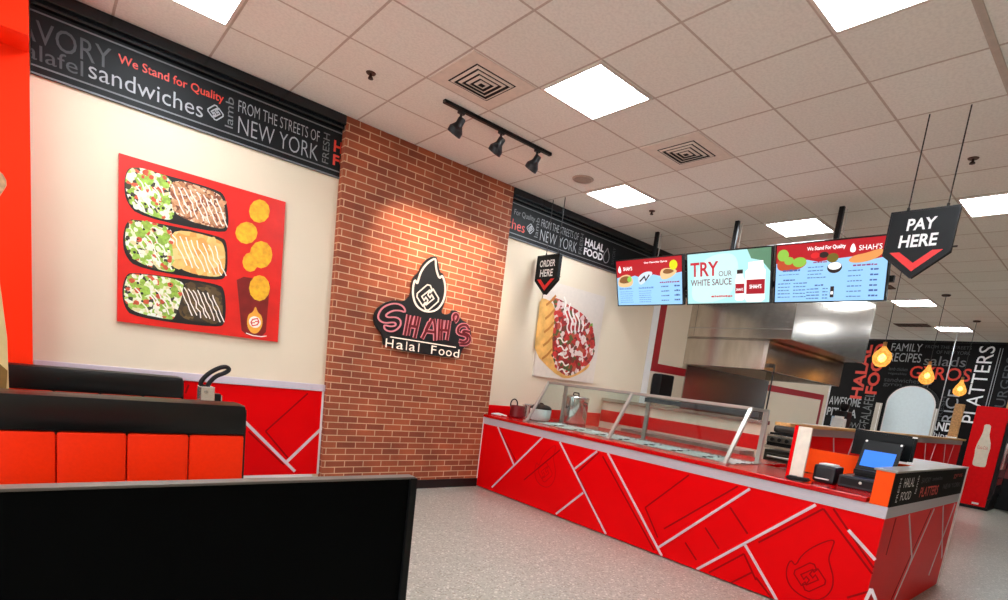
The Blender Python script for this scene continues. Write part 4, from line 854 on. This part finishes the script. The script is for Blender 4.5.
# low wall panel behind the serving line
p = thing('back_partition', 'cream low partition with red stripe behind the glass guard', 'partition', (3.55, .65, 0))
MB().box(3.5, 3.6, -.55, 1.88, 0, 1.20).build('panel', mat('partition_cream', (226, 206, 184), .5, var=.03), p)
MB().box(3.494, 3.5, -.55, 1.88, .90, 1.07).build('red_stripe', mat('partition_red', (214, 12, 14), .3), p)
MB().box(3.46, 3.62, -.56, 1.88, 1.20, 1.245, .004).build('grey_cap', STEEL, p)
MB().box(3.15, 3.494, -.5, 1.2, .84, .88).build('steel_shelf', DULL, p)

# ---------------- things on the counter, left end
t = thing('stock_pot', 'tall polished steel stock pot inside the left glass bay', 'pot', (2.16, 1.28, .90))
px, py = 2.26, 1.28
MB().lathe([(0, .905), (.16, .905), (.168, .92), (.168, 1.215), (.175, 1.22), (.175, 1.23), (.167, 1.23), (.162, 1.21), (.162, .93), (0, .93)], (px, py, 0), 36).build('pot_body', CHROME, t, True)
MB().lathe([(.0, 1.262), (.07, 1.256), (.165, 1.24), (.173, 1.232), (.167, 1.23), (0, 1.235)], (px, py, 0), 36).build('lid', CHROME, t, True); pot_lid = t.children[-1]
for sg in (1, -1): MB().tube([(px, py+sg*.167, 1.14), (px, py+sg*.205, 1.145), (px, py+sg*.205, 1.175), (px, py+sg*.167, 1.18)], .007).build('handle', BLACK, t)
MB().tube([(px, py-.05, 1.255), (px, py-.04, 1.285), (px, py+.04, 1.285), (px, py+.05, 1.255)], .008).build('lid_handle', BLACK, pot_lid)
t = thing('rice_cooker', 'white countertop cooker with dark lid beside the left glass end', 'cooker', (1.78, 1.45, .9))
MB().lathe([(0, .905), (.11, .905), (.125, .93), (.13, 1.03), (.12, 1.05), (0, 1.05)], (1.80, 1.40, 0), 30).build('body', WHITE, t, True)
MB().lathe([(.128, 1.04), (.13, 1.06), (.10, 1.085), (.03, 1.10), (.02, 1.115), (0, 1.115)], (1.80, 1.40, 0), 30).build('lid', BLACK, t, True)
t = thing('sauce_pot', 'maroon handled pot with black hooped handle at counter end', 'pot', (1.62, 1.62, .9))
MB().lathe([(0, .905), (.085, .905), (.092, .915), (.092, 1.04), (.086, 1.045), (.082, 1.03), (.082, .92), (0, .92)], (1.60, 1.60, 0), 28).build('pot_body', mat('maroon_enamel', (112, 20, 26), .3), t, True)
MB().tube([(1.60+.055*math.cos(a*PI/10), 1.68+.0, 1.055+.062*math.sin(a*PI/10)) for a in range(20)], .008, closed=True).build('hoop_handle', BLACK, t)
t = thing('steel_container', 'small steel container behind the maroon pot', 'container', (1.86, 1.70, .9))
MB().lathe([(0, .905), (.06, .905), (.06, 1.05), (.064, 1.055), (0, 1.055)], (1.86, 1.72, 0)).build('body', CHROME, t, True)
MB().cyl((1.86, 1.70, 1.055), (1.86, 1.70, 1.07), .05).build('lid', DULL, t)
t = thing('tongs', 'crumpled white cloth like spoon rest by the brick pillar on counter', 'spoon rest', (1.35, 1.68, .9))
t['label'] = 'small white tongs lying at the counter end by the brick pillar'; t['category'] = 'tongs'
MB().tube([(1.33, 1.76, .912), (1.35, 1.66, .93), (1.40, 1.56, .915)], .008).build('arm', WHITE, t)
MB().tube([(1.33, 1.76, .912), (1.31, 1.68, .918), (1.33, 1.58, .915)], .008).build('arm', WHITE, t)

# ---------------- the till end
t = thing('end_post', 'narrow cream upright panel with red edge standing on the counter by the till', 'panel', (1.5, -1.78, .90))
MB().box(1.385, 1.405, -1.868, -1.772, .9015, 1.29, .002).build('panel', mat('cream_panel', (238, 226, 210), .5), t)
MB().box(1.38, 1.41, -1.772, -1.748, .9015, 1.295).build('red_edge', RED, t)
t = thing('card_reader', 'small black card reader at the foot of the cream panel', 'card reader', (1.33, -1.86, .9))
MB().bar((1.315, -1.79, .915), (1.315, -1.94, .92), .075, .026, (0, 0, 1), .008).build('body', BLACK, t)
MB().box(1.29, 1.33, -1.85, -1.81, .930, .934).build('screen', mat('reader_screen', (70, 80, 86), .2), t)
t = thing('receipt_printer', 'rounded black receipt printer left of the till drawer', 'printer', (1.62, -1.96, .9))
MB().box(1.52, 1.70, -2.03, -1.88, .902, 1.03, .02).build('body', mat('printer_black', (24, 25, 30), .35), t)
MB().box(1.55, 1.68, -2.0, -1.90, 1.028, 1.04, .005).build('lid', WHITE, t)
MB().rect(FX(1.518), 1.90, 2.0, .925, .935, 0, .002).build('maker_mark', WHITE, t)
t = thing('till_drawer', 'flat black till drawer under the tilted blue touch screen', 'cash drawer', (1.72, -2.17, .9))
MB().box(1.56, 1.90, -2.335, -2.045, .902, .985, .006).build('body', mat('drawer_black', (34, 36, 42), .4), t)
MB().box(1.555, 1.56, -2.32, -2.06, .92, .97).build('drawer_front', BLACK, t)
MB().cyl((1.553, -2.19, .95), (1.557, -2.19, .95), .01).build('lock', CHROME, t)
t = thing('touch_screen_till', 'tilted till touch screen glowing blue on the black drawer', 'till', (1.76, -2.2, .985))
Vt = Vector((.10, 0, .235)).normalized(); f = (Vector((1.73, -2.085, 1.035)), Vector((0, -1, 0)), Vt)
MB().rect(f, 0, .245, 0, .235, -.022, 0).build('casing', BLACK, t)
MB().rect(f, .02, .222, .03, .155, 0, .002).build('display', emit('pos_blue', (22, 120, 250), 1.0), t)
MB().prism(f, ring(.012, .226, .008, .008, 12), 0, .004).prism(f, ring(.233, .226, .008, .008, 12), 0, .004).build('corner_clip', WHITE, t)
MB().box(1.70, 1.86, -2.31, -2.10, .985, 1.0, .004).bar((1.80, -2.2, 1.0), (1.79, -2.2, 1.12), .05, .03).box(1.69, 1.76, -2.33, -2.09, 1.0, 1.035, .005).build('stand', BLACK, t)
t = thing('display_monitor', 'dark flat monitor standing behind the blue touch screen', 'monitor', (2.0, -2.15, .9))
MB().box(1.985, 2.015, -2.36, -1.955, 1.125, 1.318, .004).build('casing', mat('monitor_dark', (16, 20, 23), .4, spec=.2), t)
MB().box(1.98, 1.986, -2.345, -1.97, 1.14, 1.305).build('display', mat('monitor_glass', (12, 16, 18), .3, spec=.2), t)
MB().box(1.99, 2.01, -2.19, -2.14, .91, 1.13).box(1.94, 2.06, -2.24, -2.09, .90, .912, .003).build('stand', BLACK, t)
MB().box(1.97, 1.985, -2.365, -2.335, 1.12, 1.13).box(1.97, 1.985, -2.365, -2.335, 1.305, 1.315).build('corner_bracket', WHITE, t)

# ================================================================== RANGE HOOD on the left wall
h = thing('range_hood', 'large stainless exhaust hood with high shroud on the kitchen wall', 'range hood', (7.0, 1.2, 1.95))
b = MB(); x0, x1, y0 = 5.45, 8.55, .50
b.box(x0, x0+.03, y0, YL, 1.955, 2.41, .004).box(x1-.03, x1, y0, YL, 1.955, 2.41, .004).box(x0, x1, y0, y0+.03, 1.955, 2.41, .004).box(x0, x1, y0, YL, 2.38, 2.41)
b.build('canopy', STEELV, h)
MB().box(5.44, 8.60, .19, 1.79, 2.415, H-.06, .004).box(5.44, 8.60, 1.78, WL, 2.415, 2.99).build('shroud', STEELV, h)
MB().box(5.436, 5.44, .19, WL, 2.555, 2.563).build('seam', DULL, h)
b = MB()
for k in range(9): b.bar((5.6+.31*k, 1.75, 2.30), (5.6+.31*k, 1.0, 2.02), .28, .03)
b.build('filter', mat('hood_filter', (38, 34, 32), .5, .5), h)
MB().box(5.47, 8.53, .53, .60, 1.955, 2.0).box(5.48, 5.55, .53, 1.88, 1.955, 2.0).build('grease_lip', mat('lip_dark', (40, 36, 34), .4, .6), h)
MB().box(5.448, 5.4505, .502, .56, 1.96, 2.38).build('corner_guard', CHROME, h)
t = thing('sheet_backsplash', 'stainless sheet lining the wall under the exhaust hood', 'backsplash', (7.1, 1.88, 1.0))
MB().box(5.56, 8.68, 1.878, YL-.002, .85, 1.95).build('sheet', STEEL, t)
t = thing('towel_dispenser', 'black paper towel dispenser on the kitchen wall below the stripe', 'towel dispenser', (4.85, 1.8, 1.36))
MB().box(4.62, 4.98, 1.70, 1.882, 1.36, 1.72, .03).build('body', BLACK, t); MB().box(4.64, 4.96, 1.705, 1.85, 1.345, 1.362).build('slot', DULL, t)

t = thing('cooking_range', 'dark commercial range with knob row behind the glass guard', 'range', (4.5, -.6, 0))
DG = mat('range_dark', (52, 50, 44), .35, .5); DG2 = mat('range_mid', (100, 96, 88), .3, .7)
MB().box(4.2, 4.85, -.92, -.30, .12, .88, .01).build('oven_body', DG, t)
od = MB().box(4.17, 4.2, -.88, -.34, .62, .84, .006).build('oven_door', DG, t); MB().cyl((4.15, -.85, .80), (4.15, -.37, .80), .014).cyl((4.15, -.83, .80), (4.175, -.83, .80), .008).cyl((4.15, -.39, .80), (4.175, -.39, .80), .008).build('door_handle', DULL, od)
MB().box(4.19, 4.87, -.93, -.29, .90, .935, .004).build('bright_shelf', STEEL, t)
MB().box(4.2, 4.85, -.92, -.30, .98, 1.05, .006).build('knob_panel', DG2, t)
for k in range(6):
    MB().cyl((4.17, -.38-.09*k, 1.015), (4.2, -.38-.09*k, 1.015), .024).build('knob', BLACK, t)
MB().box(4.2, 4.85, -.92, -.30, 1.05, 1.075, .004).build('cooktop', STEEL, t)
MB().box(4.25, 4.75, -.88, -.33, 1.10, 1.20, .04).build('grill_lid', mat('grill_lid', (62, 58, 54), .4, .4), t)
MB().box(4.24, 4.8, -.90, -.31, 1.075, 1.10).build('grate', BLACK, t); MB().box(4.22, 4.84, -.92, -.30, .935, .98).build('riser', BLACK, t)
b = MB()
for q in ((4.25, -.87), (4.8, -.87), (4.25, -.35), (4.8, -.35)): b.cyl((*q, 0), (*q, .13), .025)
b.build('feet', DULL, t)
MB().box(4.42, 4.56, -.61, -.56, .70, .78, .004).build('badge', DULL, t) if False else None
t = thing('hood_drop_pipe', 'thin black pipe dropping from the hood beside the glass guard', 'pipe', (5.7, .44, 1.0))
MB().tube([(5.60, .42, 2.05), (5.60, .42, 1.2)], .012).build('pipe', CAB, t)
MB().box(5.57, 5.63, .42, .498, 2.0, 2.06).build('clamp', CAB, t)

# ================================================================== BAR PARTITION with wooden cap
WOOD = wood_mat('honey_wood', (222, 170, 104))
p = thing('bar_counter', 'long red fronted bar with honey wood top behind the till', 'bar counter', (5.1, -1.3, 0))
MB().box(3.36, 8.45, -1.50, -1.42, 0, 1.20).box(2.33, 3.36, -1.50, -1.42, .905, 1.20).build('red_cladding', RED, p)
MB().box(2.325, 8.46, -1.506, -1.415, 1.195, 1.262).build('metal_band', SILVER, p)
MB().box(1.83, 8.55, -1.53, -1.40, 1.262, 1.29, .004).build('wood_top', WOOD, p)
strips('silver_strip', INLAY, p, FY(-1.50), [[2.35+.56*k, 1.19, (2.7 if k % 2 else 2.1)+.56*k, .6] for k in range(11)], .022, .003)
def post(x, y, label):
    t = thing('wooden_post', label, 'post', (x, y, 1.29)); 
    MB().box(x-.05, x+.05, y-.055, y+.055, 1.29, 1.82, .004).build('shaft', WOOD, t)
    MB().box(x-.06, x+.06, y-.065, y+.065, 1.29, 1.31).build('foot_plate', CHROME, t); return t
post(7.95, -1.455, 'honey coloured wooden post standing at the bar end near the bottle fridge')
t = thing('napkin_box', 'small white box with dark items standing on the bar top', 'box', (7.2, -.8, 1.29))
tag(t, 'small white box on a shelf before the black lettered wall, left of mirror', 'box')
MB().box(7.0, 7.14, -.21, -.035, 1.22, 1.375, .004).build('carton', mat('carton_white', (210, 210, 206), .6), t)
MB().box(7.02, 7.12, -.17, -.06, 1.375, 1.41).build('flap', mat('carton_flap', (230, 228, 222), .6), t)
t = thing('espresso_grinder', 'black countertop machine behind the small white box', 'machine', (7.3, 0, 1.22))
MB().box(7.25, 7.5, -.16, .04, 1.22, 1.50, .02).build('body', BLACK, t); MB().lathe([(.04, 1.5), (.07, 1.56), (.07, 1.62), (0, 1.62)], (7.37, -.06, 0)).build('hopper', BLACK, t, True)
MB().cyl((7.22, .02, 1.24), (7.22, .02, 1.40), .03).build('canister', mat('canister_blue', (170, 196, 216), .3), t)
t = thing('prep_shelf', 'pale service shelf behind the bar carrying box and machine', 'shelf', (7.3, -.1, 0))
MB().box(6.9, 7.6, -.35, .35, 1.185, 1.22, .003).build('shelf_top', WHITE, t); MB().box(6.95, 7.55, -.3, .3, 0, 1.185).build('carcass', mat('shelf_black', (30, 28, 28), .5), t)

# ================================================================== FAR END
t = thing('arched_mirror', 'tall arched mirror with rim painted as shadow before the black lettered wall', 'mirror', (13.8, .58, .9))
arc = [(-1.12, .9), (-.06, .9)]+[(-.61+.51*math.cos(a), 1.90+.48*math.sin(a)) for a in [PI*k/20 for k in range(21)]]
arc2 = [(-1.16, .86), (-.02, .86)]+[(-.59+.57*math.cos(a), 1.90+.53*math.sin(a)) for a in [PI*k/20 for k in range(21)]]
f = FX(13.82)
MB().prism(f, arc2, -.03, 0).build('rim', mat('mirror_shadow', (12, 12, 12), .5), t)  # black border stands in for the shadow along the arch
MB().prism(f, arc, 0, .012).build('mirror_glass', mat('pale_mirror', (224, 238, 242), .45, .0, var=.03), t)
MB().line(f, arc, .022, 0, .02, closed=True).build('white_edge', TRIMW, t)
for y0, y1, l in ((1.17, 1.30, 'pale upright panel left of the arched mirror'), (-.02, .05, 'pale upright panel right of the arched mirror')):
    t = thing('upright_panel', l, 'panel', (13.6, (y0+y1)/2, 0))
    MB().box(13.60, 13.66, y0, y1, 0, 1.885).build('board', mat('upright_cream', (190, 180, 166), .5), t); MB().box(13.59, 13.60, y0+.02, y0+.035, .02, 1.87).build('edge_strip', WHITE, t)
FR = mat('fridge_red', (218, 4, 12), .4, var=.05, spec=.12)
t = thing('drinks_fridge', 'tall red drinks fridge with white bottle shape on its side', 'fridge', (11.0, -1.9, 0))
MB().box(10.6, 11.35, -1.70, -1.22, .06, 1.93, .006).build('cabinet', FR, t)
f = FX(10.598); K = [(-p_[0]-0.0, p_[1]) for p_ in ((-1.395, 1.60), (-1.49, 1.60), (-1.50, 1.50), (-1.50, 1.40), (-1.565, 1.22), (-1.555, 1.0), (-1.565, .83), (-1.54, .80), (-1.38, .80), (-1.36, .86), (-1.365, 1.0), (-1.345, 1.15), (-1.40, 1.42), (-1.40, 1.52))]
MB().prism(f, smooth(K, 1), 0, .003).build('bottle_shape', mat('bottle_cream', (222, 208, 186), .5), t)
MB().text(f, 'Coca-Cola', 1.375, 1.53, 1.13, 1.20, .005, 0, .0, ).build('bottle_script', mat('script_red', (200, 60, 50), .5), t)
MB().rect(f, 1.50, 1.60, .09, .125, 0, .003).build('label', WHITE, t)
fd = MB().box(10.62, 11.34, -1.76, -1.70, .22, 1.86, .004).build('door', BLACK, t)
MB().box(10.70, 11.26, -1.765, -1.758, .32, 1.76).build('door_glass', mat('door_glass', (60, 44, 46), .08, .0, var=.2), fd)
MB().box(10.62, 11.34, -1.74, -1.23, .0, .058).box(10.62, 11.34, -1.74, -1.70, .06, .2).build('kick_grille', BLACK, t); MB().box(10.64, 10.665, -1.80, -1.765, .8, 1.3, .004).build('door_handle', CHROME, fd)
for k in range(4): MB().box(10.72, 11.24, -1.768, -1.765, .5+.3*k, .62+.3*k).build('bottle_row', mat('cans_red', (170, 26, 34), .4), fd)
t = thing('black_cooler', 'black open front cooler at the right photo edge beside the fridge', 'cooler', (11.8, -2.2, 0))
MB().box(11.4, 12.1, -2.10, -1.70, .0, 1.2, .01).build('cabinet', BLACK, t); MB().box(11.394, 11.4, -2.05, -1.76, .62, 1.12).build('window', mat('cooler_window', (150, 60, 62), .3), t)
t = thing('timber_post', 'golden wooden upright at the right edge above the fridge', 'post', (12.6, -1.42, 0))
MB().box(12.55, 12.65, -1.50, -1.37, 0, 2.52, .004).build('shaft', WOOD, t); MB().box(12.5, 12.7, -1.55, -1.32, 0, .05).build('foot_plate', WOOD, t)
t = thing('power_drop', 'thin white cord hanging in front of the lettered far wall', 'cord', (12.6, -.24, 1.3))
cu = MB().tube([(12.6, -.24, H-.02), (12.6, -.24, 1.3)], .009); cu.build('cord', mat('cord_grey', (170, 168, 166), .5), t); MB().box(12.585, 12.615, -.255, -.225, H-.02, H-.002).build('ceiling_clip', WHITE, t)

# pendant bulbs
def amber():
    m, nt, b = nodes('glowing_amber_glass'); L = nt.links.new; out = nt.nodes['Material Output']; nt.nodes.remove(b)
    t_ = nt.nodes.new('ShaderNodeBsdfTransparent'); t_.inputs['Color'].default_value = (*lin((255, 214, 150)), 1)
    e = nt.nodes.new('ShaderNodeEmission'); e.inputs['Color'].default_value = (*lin((255, 176, 84)), 1); e.inputs['Strength'].default_value = 1.3
    n = nt.nodes.new('ShaderNodeTexNoise'); n.inputs['Scale'].default_value = 30; tc = nt.nodes.new('ShaderNodeTexCoord'); L(tc.outputs['Object'], n.inputs['Vector'])
    mr = nt.nodes.new('ShaderNodeMapRange'); mr.inputs['From Min'].default_value = .35; mr.inputs['From Max'].default_value = .65; mr.inputs['To Min'].default_value = .35; mr.inputs['To Max'].default_value = .8; L(n.outputs['Fac'], mr.inputs['Value'])
    x = nt.nodes.new('ShaderNodeMixShader'); L(mr.outputs[0], x.inputs[0]); L(t_.outputs[0], x.inputs[1]); L(e.outputs[0], x.inputs[2]); L(x.outputs[0], out.inputs['Surface']); return m
AMB = glass('amber_glass', (255, 196, 120), rough=.05); FIL = emit('filament', (255, 205, 120), 14); AMB = amber()
def pendant(x, y, zc, kind, label):
    t = thing('pendant_bulb', label, 'pendant lamp', (x, y, zc), 'amber bulbs hanging over the bar')
    MB().lathe([(0, H-.03), (.05, H-.026), (.062, H-.012), (.062, H-.001)], (x, y, 0)).build('canopy', mat('canopy_brown', (60, 34, 22), .4, .4), t, True)
    top = zc+.16 if kind else zc+.14
    MB().cyl((x, y, top+.05), (x, y, H-.02), .0042).build('cord', CAB, t)
    MB().cyl((x, y, top-.03), (x, y, top+.055), .022).build('socket', mat('socket_brass', (170, 120, 70), .35, .8), t)
    pr = [(0, -.135), (.06, -.118), (.10, -.065), (.112, 0), (.095, .055), (.05, .10), (.026, .13), (.024, .14)] if kind == 0 else [(0, -.16), (.055, -.145), (.10, -.10), (.108, -.04), (.075, .04), (.035, .11), (.026, .15), (.024, .16)]
    MB().lathe(pr, (x, y, zc), 24).build('glass_bulb', AMB, t, True)
    s_ = .05 if kind == 0 else .042
    MB().lathe([(0, -s_*1.1), (s_*.7, -s_*.7), (s_, 0), (s_*.7, s_*.7), (0, s_*1.3)], (x, y, zc-.015), 14).build('glow_core', FIL, t, True)
pendant(5.6, -.96, 2.24, 0, 'largest round amber bulb, hanging left of the word GYROS'); pendant(8.2, -.89, 2.25, 1, 'pear shaped amber bulb hanging in front of the word GYROS')
pendant(10.8, -.865, 2.24, 1, 'farthest amber bulb, hanging over the bottle fridge corner')

# ================================================================== BOOTHS
def booth(xr, yf, th, dirn, label, double=False, first=None):
    """back rest from y=yf; dirn -1 seats towards -y, +1 towards +y; xr right end"""
    L = 1.35; x0 = xr-L; yb = yf-dirn*th
    t = thing('booth_bench', label, 'booth bench', (xr-L/2, (yf+yb)/2, 0), 'booth benches')
    lo, hi = min(yf, yb), max(yf, yb)
    MB().box(x0, xr, lo+.03*(dirn < 0), hi-.03*(dirn > 0), .08, 1.03, .006).build('back_shell', VINYL, t)
    # top roll
    for dd in ((dirn,) if not double else (dirn, -dirn)):
        fr = yf if dd == dirn else yb; a = fr; c_ = fr-dd*.10
        b = MB(); b.box(x0, xr, min(a, c_), max(a, c_), .885, 1.06, .045); b.build('head_roll', VINYL, t, True)
        n = 5; wch = (L-.02)/n
        for k in range(n):
            b = MB(); b.box(xr-.01-wch*(k+1)+.001, xr-.01-wch*k-.001, min(fr-dd*.012, fr-dd*.09), max(fr-dd*.012, fr-dd*.09), .44, .888, .018)
            b.build('back_channel', VINYLO, t, True)
        s0, s1 = fr-dd*.02, fr+dd*.44
        MB().box(x0, xr, min(s0, s1), max(s0, s1), .36, .46, .03).build('seat_cushion', VINYL, t, True)
        MB().box(x0+.02, xr-.02, min(s0, s1)+.03, max(s0, s1)-.03, .08, .36).build('seat_base', BLACK, t)
    MB().box(x0+.03, xr-.03, lo+.03, hi-.03, 0, .09).build('plinth', BASEB, t)
    return t
booth(-1.985, -.27, .16, -1, 'middle booth bench with black head roll and orange back channels', True)
booth(-1.965, 1.60, .095, -1, 'rear booth bench against the cream wall, only black roll showing')
t = thing('booth_bench', 'foreground booth back, plain black panel at the bottom left', 'booth bench', (-2.6, -2.0, 0), 'booth benches')
MB().box(-3.25, -1.975, -2.02, -1.985, .0, 1.045, .004).build('back_shell', mat('black_laminate', (4, 5, 6), .6, var=.15, scale=30, spec=.05), t)
MB().box(-3.25, -1.973, -2.026, -1.985, 1.043, 1.05, .002).build('top_sheen', mat('top_sheen_grey', (96, 88, 82), .4, var=.08), t)  # grey imitates light reflected off the black top edge
MB().box(-1.991, -1.967, -2.03, -1.98, .0, 1.046, .004).build('end_trim', BLACK, t)
MB().box(-3.2, -2.02, -1.985, -1.92, .42, .97, .015).build('back_pad', VINYLO, t, True); MB().box(-3.2, -2.02, -1.92, -1.48, .36, .46, .03).build('seat_cushion', VINYL, t, True); MB().box(-3.18, -2.04, -1.90, -1.52, .0, .36).build('seat_base', BLACK, t)
def table(xr, y, label):
    t = thing('booth_table', label, 'table', (xr-.6, y, 0), 'booth tables')
    MB().box(xr-1.1, xr, y-.3, y+.3, .72, .75, .005).build('tabletop', mat('table_grey', (150, 144, 138), .35), t)
    MB().cyl((xr-.6, y, .03), (xr-.6, y, .72), .04).build('pedestal', BLACK, t); MB().lathe([(0, .035), (.05, .035), (.24, .012), (.25, 0), (0, 0)], (xr-.6, y, 0)).build('base', BLACK, t)
table(-2.08, -1.16, 'booth table hidden between the foreground and middle booths'); table(-1.80, .82, 'booth table between the middle and rear booths')
t = thing('table_dispenser', 'chrome table dispenser with black looped lever behind the middle booth', 'dispenser', (-1.92, .78, .75))
MB().box(-2.025, -1.935, .73, .83, .752, 1.065, .006).box(-1.94, -1.885, .74, .82, .752, 1.01, .004).build('body', CHROME, t)
MB().box(-1.95, -1.895, .735, .80, .95, 1.02, .004).build('side_block', BLACK, t); MB().cyl((-1.99, .715, 1.03), (-1.99, .735, 1.03), .01).build('bolt', DULL, t)
lp = [(-1.985, 1.0), (-1.975, 1.035), (-1.93, 1.09), (-1.86, 1.135), (-1.82, 1.14), (-1.805, 1.12), (-1.835, 1.095), (-1.89, 1.07), (-1.93, 1.02), (-1.945, .985)]
lp = smooth([(u-.035, v+.07) for u, v in lp], 2)
MB().tube([(u, .77, v) for u, v in lp], .015, closed=True).build('looped_lever', BLACK, t, True)
t = thing('wrap_standee', 'cut out food picture of a paper wrapped sandwich at left edge', 'standee', (-3.1, .9, 0))
f = FY(.9)
MB().prism(f, [(-3.3, 0), (-2.99, 0), (-2.985, .9), (-2.99, 1.25), (-3.02, 1.6), (-3.06, 1.9), (-3.3, 1.95)], -.03, 0).build('paper_wrap', mat('kraft_paper', (214, 184, 128), .6, var=.12, scale=8), t)
MB().prism(f, smooth([(-3.3, 1.93), (-3.03, 1.98), (-2.995, 2.05), (-2.975, 2.10), (-3.0, 2.15), (-3.05, 2.17), (-3.3, 2.14)], 1), -.025, .004).build('bread_top', mat('bread_print', (206, 160, 120), .6, var=.3, scale=30), t)
MB().prism(f, [(-3.3, .9), (-3.0, .9), (-2.99, 1.06), (-3.3, 1.4)], 0, .004).build('brown_fold', mat('paper_brown', (122, 86, 30), .6, var=.1), t)  # flat brown wedge across the paper

# ================================================================== CAMERA AND LIGHT
R = Matrix(((0.7586, -0.6398, 0.1229), (-0.0073, -0.1969, -0.9804), (0.6515, 0.7429, -0.1541)))
cam = bpy.data.cameras.new('camera'); co = bpy.data.objects.new('camera', cam); C.objects.link(co)
right, down, fwd = Vector(R[0]).normalized(), Vector(R[1]), Vector(R[2]).normalized()
down = (down-right*down.dot(right)).normalized(); fwd = right.cross(down)
M_ = Matrix((right, -down, -fwd)).transposed().to_4x4(); M_.translation = Vector((-2.8458, -3.4465, 1.3889)); co.matrix_world = M_
cam.sensor_fit = 'HORIZONTAL'; cam.sensor_width = 36; cam.lens = 546.07/1008*36
cam.shift_x = (504-509.905)/1008; cam.shift_y = (461.877-300)/1008; cam.clip_start = .05; cam.clip_end = 60
bpy.context.scene.camera = co
wd = bpy.data.worlds.new('world'); bpy.context.scene.world = wd; wd.use_nodes = True
wd.node_tree.nodes['Background'].inputs['Color'].default_value = (1, 1, 1, 1); wd.node_tree.nodes['Background'].inputs['Strength'].default_value = 2.2
vs = bpy.context.scene.view_settings; vs.view_transform = 'Standard'; vs.look = 'None'; vs.gamma = 1; vs.use_curve_mapping = False; vs.exposure = EXPO
